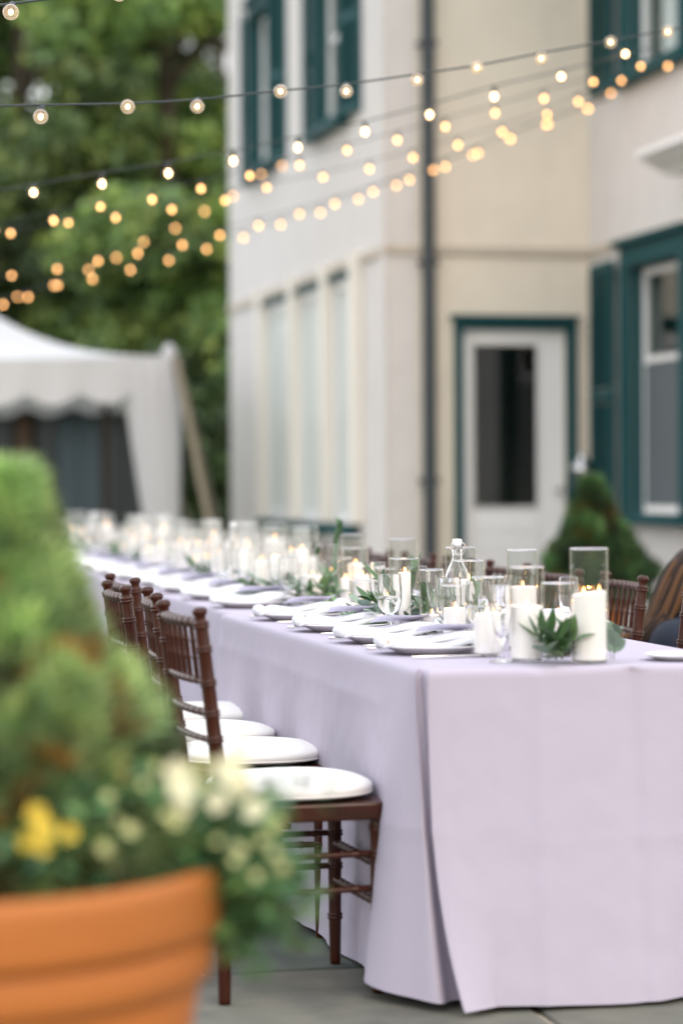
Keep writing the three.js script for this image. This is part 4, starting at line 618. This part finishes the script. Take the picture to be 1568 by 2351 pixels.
// ------------------------------------------------------------ strings of lights
{
  const filN = (() => { const g = new THREE.SphereGeometry(0.0072, 14, 10); g.scale(1, 1.5, 1); return g; })(), globeG = new THREE.SphereGeometry(0.022, 24, 16), filG = (() => { const g = new THREE.SphereGeometry(0.0105, 14, 10); g.scale(1, 1.35, 1); return g; })(), sockG = lathe([[0, 0.05], [0.006, 0.05], [0.0095, 0.046], [0.0095, 0.024], [0.0115, 0.022], [0.0115, 0.018], [0, 0.018]], 14);
  function string(label, ZL, ZR, pts, near, lift) {
    const t = thing('light_string', label, 'string lights', 'strings of globe bulbs over the tables'); const zAt = (x) => ZL + (ZR - ZL) * x / IW;
    const ys = pts.map(([x, y]) => [x, y]), sm = ys.map(([x], i) => { let s = 0, n = 0; for (let j = Math.max(0, i - 2); j <= Math.min(ys.length - 1, i + 2); j++) { const e = i - 2 >= 0 && i + 2 < ys.length; s += ys[j][1] + (e ? 0 : (x - ys[j][0]) * (ys[ys.length - 1][1] - ys[0][1]) / (ys[ys.length - 1][0] - ys[0][0]) * 0.9); n++; } return s / n; });
    const wp = pts.map(([x, y, wy], i) => [x, wy ?? sm[i] - lift * F / zAt(x)]);
    const ext = (a, b, x) => [x, a[1] + (b[1] - a[1]) * (x - a[0]) / (b[0] - a[0])], L = wp.length;
    const wire = [ext(wp[0], wp[1], wp[0][0] - 260), ...wp, ext(wp[L - 1], wp[L - 2], wp[L - 1][0] + (near ? 300 : 60))].map(([x, y]) => at(x, y, zAt(x)));
    part(t, 'cable', sweep(wire, near ? 0.0032 : 0.003, 80, 6), M.wire);
    pts.forEach(([x, y], i) => {
      const w = at(x, wp[i][1], zAt(x)), b = at(x, y, zAt(x)); let d = b.clone().sub(w); const len = d.length(), want = 0.046; if (len < want) d.addScaledVector(fwd, -Math.sqrt(want * want - len * len)); else d.setLength(want); d.normalize();
      const g = new THREE.Group(); g.name = 'bulb'; g.position.copy(w).addScaledVector(d, 0.048); g.quaternion.setFromUnitVectors(V3(0, -1, 0), d); t.add(g);
      part(g, 'socket', sockG, M.black); part(g, 'globe', globeG, near ? M.globeNear : M.globe); part(g, 'filament', near ? filN : filG, near ? M.filamentNear : ZL < 12 ? M.filamentMid : M.filament);
      if (!near && i % 2 === 0) { const l = new THREE.PointLight(0xffb878, 0.02, 6, 2); l.shadow.radius = 0.3; l.name = 'bulb_light'; l.castShadow = true; g.add(l); }
    });
    shade(t);
  }
  string('nearest string of clear globe bulbs on a sharp dark cable across the photo', 7.1, 9.2, [[97, 270, 241], [297, 250, 237], [455, 248, 228], [645, 215, 208], [795, 213, 193], [957, 187, 170], [1093, 160, 150], [1240, 138, 122], [1398, 102, 94], [1528, 78, 70]], true, 0.04);
  string('string of globe bulbs crossing the top left corner of the photo', 6.6, 8.4, [[-180, 55, 30], [30, 33, 8], [277, -8, -25], [480, -40, -60]], true, 0.04);
  string('second string of glowing bulbs, first below the sharp near cable', 10.2, 11.6, [[-70, 460], [80, 443], [235, 424], [387, 402], [536, 374], [684, 338], [838, 302], [986, 268], [1134, 224], [1286, 178], [1432, 128]], false, 0.045);
  string('third string of glowing bulbs down the photo', 12.6, 14.2, [[-10, 530], [124, 507], [233, 476], [350, 461], [462, 436], [574, 404], [688, 383], [797, 346], [912, 322], [1022, 291], [1136, 260], [1248, 228], [1360, 190], [1468, 155]], false, 0.045);
  string('fourth string of glowing bulbs down the photo', 14.2, 15.6, [[28, 537], [160, 513], [267, 500], [395, 489], [517, 466], [613, 432], [742, 408], [848, 394], [948, 366], [1051, 334], [1152, 303], [1254, 264], [1327, 251], [1424, 188], [1530, 155]], false, 0.045);
  string('fifth string of glowing bulbs down the photo', 16.6, 17.4, [[30, 634], [133, 618], [226, 604], [317, 582], [419, 563], [505, 545], [594, 522], [688, 492], [769, 472], [857, 444], [940, 414], [1022, 383], [1097, 355], [1172, 322], [1254, 288], [1350, 251], [1400, 217]], false, 0.05);
  string('lowest string of big blurred bulbs above the white tent', 18.2, 18.0, [[8, 705], [66, 682], [135, 656], [213, 646], [300, 624], [388, 600], [475, 576], [559, 547], [645, 516], [736, 493], [823, 460], [910, 431], [995, 391], [1085, 357], [1168, 318], [1258, 286], [1345, 250]], false, 0.05);
  string('steep string of big orange blurred bulbs against the dark trees', 20.0, 19.2, [[43, 682], [125, 660], [205, 620], [268, 597], [331, 556], [403, 528], [470, 489], [535, 455], [601, 402], [648, 382]], false, 0.05);
}

// ------------------------------------------------------------ terracotta planter in front, and its twin by the house
const sprayGeo = (() => { // a flat fan of scaly twigs
  const l = []; for (let i = -3; i <= 3; i++) { const a = i * 0.27, len = 0.05 * (1 - 0.1 * Math.abs(i)), g = new THREE.BufferGeometry(), w = 0.0045; g.setAttribute('position', new THREE.Float32BufferAttribute([0, 0, 0, w, len * 0.45, 0.002, 0, len, 0.004, -w, len * 0.45, -0.001], 3)); g.setAttribute('uv', new THREE.Float32BufferAttribute(new Array(8).fill(0), 2)); g.setIndex([0, 1, 2, 0, 2, 3]); g.computeVertexNormals(); g.rotateZ(-a); g.translate(Math.sin(a) * 0.012, Math.abs(i) * -0.002, 0); l.push(g); } return merge(l);
})();
const smallLeaf = leafGeo(0.034, 0.017, 0.2);
const petalGeo = (n, r) => { const l = []; for (let i = 0; i < n; i++) { const g = grid(4, 4, (u, v) => { const s = u * 2 - 1, k = Math.sin(Math.PI * Math.min(1, v * 0.78 + 0.1)); return [s * r * 0.5 * k, 0.15 * r * v * v + 0.06 * r * s * s, v * r]; }); g.rotateY(i * 2 * Math.PI / n); l.push(g); } return merge(l); };
const blossom = petalGeo(5, 0.024), bud = petalGeo(5, 0.013);
const pot = thing('terracotta_pot', 'large orange terracotta pot with banded rim at the front left', 'pot', 'terracotta planters', at(-110, 1983, 3.3).setY(0));
const PR = 0.374, PH = 0.672;
{
  part(pot, 'body', lathe([[0, 0.02], [0.03, 0.0], [PR * 0.62, 0.0], [PR * 0.64, 0.012], [PR * 0.80, PH * 0.42], [PR * 0.90, PH - 0.17], [PR * 0.915, PH - 0.155]], 64), M.clay);
  part(pot, 'lower_band', lathe([[PR * 0.91, PH - 0.155], [PR * 0.945, PH - 0.152], [PR * 0.958, PH - 0.14], [PR * 0.965, PH - 0.11], [PR * 0.955, PH - 0.098], [PR * 0.93, PH - 0.094]], 64), M.clay);
  part(pot, 'rim', lathe([[PR * 0.93, PH - 0.094], [PR * 0.975, PH - 0.09], [PR * 0.99, PH - 0.078], [PR, PH - 0.02], [PR * 0.995, PH - 0.006], [PR * 0.975, PH], [PR * 0.94, PH], [PR * 0.915, PH - 0.01], [PR * 0.90, PH - 0.05]], 64), M.clay);
  part(pot, 'soil', new THREE.CircleGeometry(PR * 0.905, 40).rotateX(-Math.PI / 2).translate(0, PH - 0.045, 0), M.soil); shade(pot);
}
const shrub = thing('arborvitae_shrub', 'bushy conical evergreen shrub in the front terracotta pot', 'shrub', 'evergreens in the planters', pot.position.clone().setY(PH - 0.05).add(V3(0.041, 0, 0.01)));
{
  const L = [], h = 0.555, cols = [[0.25, 0.325, 0.12], [0.17, 0.26, 0.10], [0.33, 0.39, 0.16], [0.11, 0.185, 0.075]];
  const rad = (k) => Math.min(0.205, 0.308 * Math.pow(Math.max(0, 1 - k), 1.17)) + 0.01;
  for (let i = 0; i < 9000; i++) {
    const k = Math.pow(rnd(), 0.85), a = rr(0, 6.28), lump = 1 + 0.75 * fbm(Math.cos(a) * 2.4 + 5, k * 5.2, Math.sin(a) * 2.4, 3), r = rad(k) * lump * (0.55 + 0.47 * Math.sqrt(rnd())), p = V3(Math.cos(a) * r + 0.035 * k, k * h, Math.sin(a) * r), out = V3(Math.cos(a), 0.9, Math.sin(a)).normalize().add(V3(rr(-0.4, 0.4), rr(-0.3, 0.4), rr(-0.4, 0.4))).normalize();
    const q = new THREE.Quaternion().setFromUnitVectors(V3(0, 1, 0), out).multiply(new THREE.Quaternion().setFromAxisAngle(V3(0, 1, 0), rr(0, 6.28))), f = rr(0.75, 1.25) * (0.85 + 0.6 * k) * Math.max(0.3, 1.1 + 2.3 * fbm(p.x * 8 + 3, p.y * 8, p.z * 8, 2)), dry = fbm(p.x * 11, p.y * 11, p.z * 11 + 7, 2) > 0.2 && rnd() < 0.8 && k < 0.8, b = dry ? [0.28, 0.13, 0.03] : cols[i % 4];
    L.push({ p, s: rr(0.8, 1.4), q, c: b.map((x) => x * f) });
  }
  part(shrub, 'trunk', merge([sweep([V3(0, 0, 0), V3(0.01, 0.3, 0), V3(0.03, 0.55, 0)], (k) => 0.02 * (1 - 0.7 * k), 8, 8), ...[...Array(16)].map((_, i) => { const y = 0.06 + i * 0.028, a = i * 2.4, r = rad(y / h) * 0.7; return sweep([V3(0, y, 0), V3(Math.cos(a) * r * 0.5, y + 0.04, Math.sin(a) * r * 0.5), V3(Math.cos(a) * r, y + 0.12, Math.sin(a) * r)], (k) => 0.006 * (1 - 0.7 * k), 6, 5); })]), M.bark);
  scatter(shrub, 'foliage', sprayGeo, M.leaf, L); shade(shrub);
}
const flowers = thing('flowering_plant', 'trailing plant with cream and yellow blossoms spilling over the front pot rim', 'flowers', 'flowers in the planters', pot.position.clone().setY(PH - 0.04).add(V3(0.035, 0, 0.008)));
{
  const L = [], cols = [[0.07, 0.19, 0.055], [0.09, 0.23, 0.06], [0.14, 0.26, 0.065], [0.055, 0.15, 0.06]], stems = [], camA = Math.atan2(EYE.z - pot.position.z, EYE.x - pot.position.x);
  for (let i = 0; i < 300; i++) {
    const right0 = i < 200, a = right0 ? camA - rr(1.22, 2.15) : rr(0, 6.28), reach = right0 ? rr(0.27, 0.455) : rr(0.2, 0.31), rise = right0 ? rr(0.02, 0.12) : rr(0.03, 0.15), droop = right0 ? rr(-0.13, 0.06) : rr(0.0, 0.08);
    const c = new THREE.CatmullRomCurve3([V3(Math.cos(a) * 0.14, 0, Math.sin(a) * 0.14), V3(Math.cos(a) * reach * 0.72, rise, Math.sin(a) * reach * 0.72), V3(Math.cos(a + 0.1) * reach, Math.max(reach > 0.3 ? -1 : 0.03, rise * 0.6 + droop), Math.sin(a + 0.1) * reach)]); stems.push(sweep(c, 0.0016, 8, 5));
    for (let k = 0; k < 34; k++) { const t = rr(0.3, 1), p = c.getPointAt(t).add(V3(rr(-1, 1), rr(-0.6, 1), rr(-1, 1)).multiplyScalar(0.026)), f = rr(0.6, 1.35), b = cols[k % 4]; L.push({ p, s: rr(0.6, 1.15), q: rq(), c: b.map((x) => x * f) }); }
  }
  part(flowers, 'stems', merge(stems), M.stem); scatter(flowers, 'foliage', smallLeaf, M.leaf, L);
  const toCam = V3(EYE.x - pot.position.x, 0.35, EYE.z - pot.position.z).normalize();
  const bloom = (px, py, Z, geo, mat, s) => { const m = part(flowers, 'blossom', geo, mat); m.position.copy(at(px, py, Z).sub(flowers.position)); m.quaternion.setFromUnitVectors(V3(0, 1, 0), toCam.clone().add(V3(rr(-0.5, 0.5), rr(-0.3, 0.6), rr(-0.5, 0.5))).normalize()); m.rotateY(rr(0, 6)); m.scale.setScalar(s); };
  for (const [x, y, s] of [[405, 1775, 0.8], [418, 1808, 0.85], [425, 1850, 0.5], [525, 1772, 0.9], [550, 1800, 0.8], [535, 1750, 0.6], [500, 1840, 0.6], [588, 1860, 0.7]]) bloom(x, y, rr(3.0, 3.1), blossom, M.petalWhite, s);
  for (const [x, y, s] of [[85, 1868, 0.55], [103, 1902, 0.6], [62, 1930, 0.5], [160, 1912, 0.48], [98, 1945, 0.45]]) bloom(x, y, rr(2.94, 3.0), blossom, M.petalYellow, s);
  for (const [x, y] of [[270, 1880], [300, 1905], [405, 1880], [330, 1800], [440, 1760], [470, 1755], [380, 1870], [470, 1800], [560, 1720], [500, 1930], [550, 1950], [540, 1975], [600, 1930], [625, 1900], [640, 1885], [630, 1960], [650, 1990], [590, 2010], [250, 1830], [360, 1760], [10, 1890], [240, 1945]]) bloom(x, y, rr(2.95, 3.15), bud, M.petalCream, rr(0.45, 0.85));
  shade(flowers);
}
{ // the twin planter by the house
  const p = at(1372, 1500, 16.6).setY(0);
  copy(pot, 'terracotta_pot', 'far terracotta pot beside the house under the conical shrub', p, 1.9).scale.setScalar(0.6);
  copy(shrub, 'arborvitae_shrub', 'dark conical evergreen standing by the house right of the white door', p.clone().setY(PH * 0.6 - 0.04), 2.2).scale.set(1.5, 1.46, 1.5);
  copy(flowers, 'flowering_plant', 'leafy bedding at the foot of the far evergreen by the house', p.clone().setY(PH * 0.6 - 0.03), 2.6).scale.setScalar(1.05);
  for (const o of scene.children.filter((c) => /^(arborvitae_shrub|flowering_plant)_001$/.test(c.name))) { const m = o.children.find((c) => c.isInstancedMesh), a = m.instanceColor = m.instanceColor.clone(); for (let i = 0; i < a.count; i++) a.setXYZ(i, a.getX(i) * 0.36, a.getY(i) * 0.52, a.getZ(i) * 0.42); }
}

// ------------------------------------------------------------ the person beyond the right-hand chairs
{
  const base = at(1522, 1700, 8.3).setY(0), sm = (a, b, k) => { const h = Math.max(0, Math.min(1, 0.5 + 0.5 * (b - a) / k)); return b + (a - b) * h - k * h * (1 - h); };
  const cap = (p, a, b, r0, r1) => { const ab = b.clone().sub(a), t = Math.max(0, Math.min(1, p.clone().sub(a).dot(ab) / ab.lengthSq())); return p.distanceTo(a.clone().addScaledVector(ab, t)) - (r0 + (r1 - r0) * t); };
  function field(bones, lo, hi, cell, k) { const size = Math.max(hi.x - lo.x, hi.y - lo.y, hi.z - lo.z), n = Math.ceil(size / cell) + 4, mc = new MarchingCubes(n, new THREE.MeshBasicMaterial(), false, false, 400000), half = size / 2 + 2 * cell, c = lo.clone().add(hi).multiplyScalar(0.5), p = V3();
    for (let z = 0; z < n; z++) for (let y = 0; y < n; y++) for (let x = 0; x < n; x++) { p.set((x - n / 2) / (n / 2) * half + c.x, (y - n / 2) / (n / 2) * half + c.y, (z - n / 2) / (n / 2) * half + c.z); let d = 9; for (const [a, b, r0, r1] of bones) d = sm(d, cap(p, a, b, r0, r1), k); mc.field[x + y * n + z * n * n] = -d; }
    mc.isolation = 0; mc.update(); const g = new THREE.BufferGeometry(), cnt = mc.count; g.setAttribute('position', new THREE.Float32BufferAttribute(Array.from(mc.positionArray.slice(0, cnt * 3)), 3)); g.setAttribute('normal', new THREE.Float32BufferAttribute(Array.from(mc.normalArray.slice(0, cnt * 3)), 3)); const q = g.attributes.position; for (let i = 0; i < cnt; i++) q.setXYZ(i, q.getX(i) * half + c.x, q.getY(i) * half + c.y, q.getZ(i) * half + c.z); g.setAttribute('uv', new THREE.Float32BufferAttribute(new Array(cnt * 2).fill(0), 2)); return g; }
  // sitting low with the legs drawn up in front, facing +x (away to the right), head bent a little
  const J = { pel: V3(0, 0.13, 0), waist: V3(-0.02, 0.3, 0), chest: V3(0.02, 0.5, 0), neck: V3(0.075, 0.635, 0), head: V3(0.12, 0.74, 0) };
  const body = [[J.pel, J.waist, 0.125, 0.105], [J.waist, J.chest, 0.105, 0.115], [J.chest, V3(0.035, 0.6, 0), 0.115, 0.07], [V3(0.03, 0.6, 0), J.neck, 0.055, 0.045], [J.neck, J.head, 0.045, 0.05]];
  for (const s of [-1, 1]) { const sh = V3(0.02, 0.575, s * 0.165), el = V3(0.14, 0.34, s * 0.22), wr = V3(0.34, 0.33, s * 0.1), hip = V3(0.02, 0.13, s * 0.09), kn = V3(0.38, 0.36, s * 0.11), an = V3(0.36, 0.05, s * 0.1), toe = V3(0.5, 0.035, s * 0.11); body.push([V3(0.025, 0.58, 0), sh, 0.06, 0.055], [sh, el, 0.052, 0.04], [el, wr, 0.04, 0.026], [wr, V3(0.41, 0.33, s * 0.06), 0.024, 0.02], [hip, kn, 0.085, 0.058], [kn, an, 0.055, 0.036], [an, toe, 0.036, 0.024]); }
  const headB = [[V3(0.075, 0.815, 0), V3(0.09, 0.83, 0), 0.085, 0.085], [V3(0.1, 0.77, 0), V3(0.145, 0.745, 0), 0.062, 0.035], [V3(0.165, 0.80, 0), V3(0.185, 0.785, 0), 0.012, 0.011], [V3(0.085, 0.81, 0.083), V3(0.085, 0.79, 0.083), 0.014, 0.01], [V3(0.085, 0.81, -0.083), V3(0.085, 0.79, -0.083), 0.014, 0.01]];
  for (const b of headB) for (const q of [b[0], b[1]]) { q.x += 0.04; q.y -= 0.06; }
  const bodyG = field(body, V3(-0.2, 0, -0.32), V3(0.56, 0.86, 0.32), 0.014, 0.045), headG = field(headB, V3(-0.01, 0.60, -0.14), V3(0.26, 0.89, 0.14), 0.006, 0.02);
  const fingers = []; for (const s of [-1, 1]) for (let i = 0; i < 4; i++) fingers.push(sweep([V3(0.41, 0.338 - i * 0.011, s * 0.06), V3(0.44, 0.336 - i * 0.012, s * 0.035), V3(0.445, 0.33 - i * 0.012, s * 0.012)], (k) => 0.0085 - 0.002 * k, 8, 6)); for (const s of [-1, 1]) fingers.push(sweep([V3(0.385, 0.345, s * 0.07), V3(0.405, 0.362, s * 0.05), V3(0.425, 0.362, s * 0.03)], (k) => 0.0095 - 0.002 * k, 8, 6));
  const p = thing('person', 'person with long brown hair and navy clothing, low behind the right-hand chairs', 'person', null, base); p.rotation.y = -0.2; p.scale.setScalar(1.1);
  part(p, 'body', merge([bodyG, headG, ...fingers]), M.skin);
  const bigger = (l, e) => l.map(([a, b, r0, r1]) => [a, b, r0 + e, r1 + e]);
  const top = body.filter(([a, b]) => !(a === J.neck)).slice(0, 4), arms = body.filter((b, i) => i >= 5 && ((i - 5) % 7) < 3), legs = body.filter((b, i) => i >= 5 && ((i - 5) % 7) > 3 && ((i - 5) % 7) < 6);
  part(p, 'top', field(bigger([...top.slice(0, 3), ...arms], 0.014), V3(-0.2, 0, -0.32), V3(0.56, 0.86, 0.32), 0.013, 0.05), M.navy);
  part(p, 'trousers', field(bigger([body[0], ...legs], 0.013), V3(-0.2, 0, -0.32), V3(0.56, 0.86, 0.32), 0.014, 0.04), M.navy);
  // hair: a cap over the skull and long locks down the back and shoulders
  const locks = [], light = []; for (let i = 0; i < 170; i++) { const a = rr(-1.15, 1.15) + Math.PI, y0 = rr(0.70, 0.83), r = 0.094 * Math.sqrt(Math.max(0.1, 1 - Math.pow((y0 - 0.77) / 0.105, 2))), x = 0.112 + Math.cos(a) * r, z = Math.sin(a) * r, e = rr(0.34, 0.5), w = rr(-0.025, 0.025); (i % 3 === 0 ? light : locks).push(sweep([V3(0.115, 0.865, z * 0.25), V3(x, y0, z), V3(0.06 + Math.cos(a) * 0.115, 0.655, Math.sin(a) * 0.11), V3(0.01 + Math.cos(a) * 0.14 + w, 0.55, Math.sin(a) * 0.10), V3(-0.03 + Math.cos(a) * 0.15 - w, (e + 0.55) / 2, Math.sin(a) * 0.085), V3(-0.03 + Math.cos(a) * 0.15 + w, e, Math.sin(a) * 0.07)], (q) => 0.0085 * (1 - 0.75 * q * q), 20, 6)); }
  const hairG = part(p, 'hair', merge([...locks, field([[V3(0.102, 0.775, 0), V3(0.108, 0.788, 0), 0.094, 0.09]], V3(-0.04, 0.64, -0.14), V3(0.24, 0.92, 0.14), 0.008, 0.02)]), M.hair); part(p, 'hair_highlights', merge(light), M.hairLight);
  shade(p);
}

renderer.render(scene, camera);
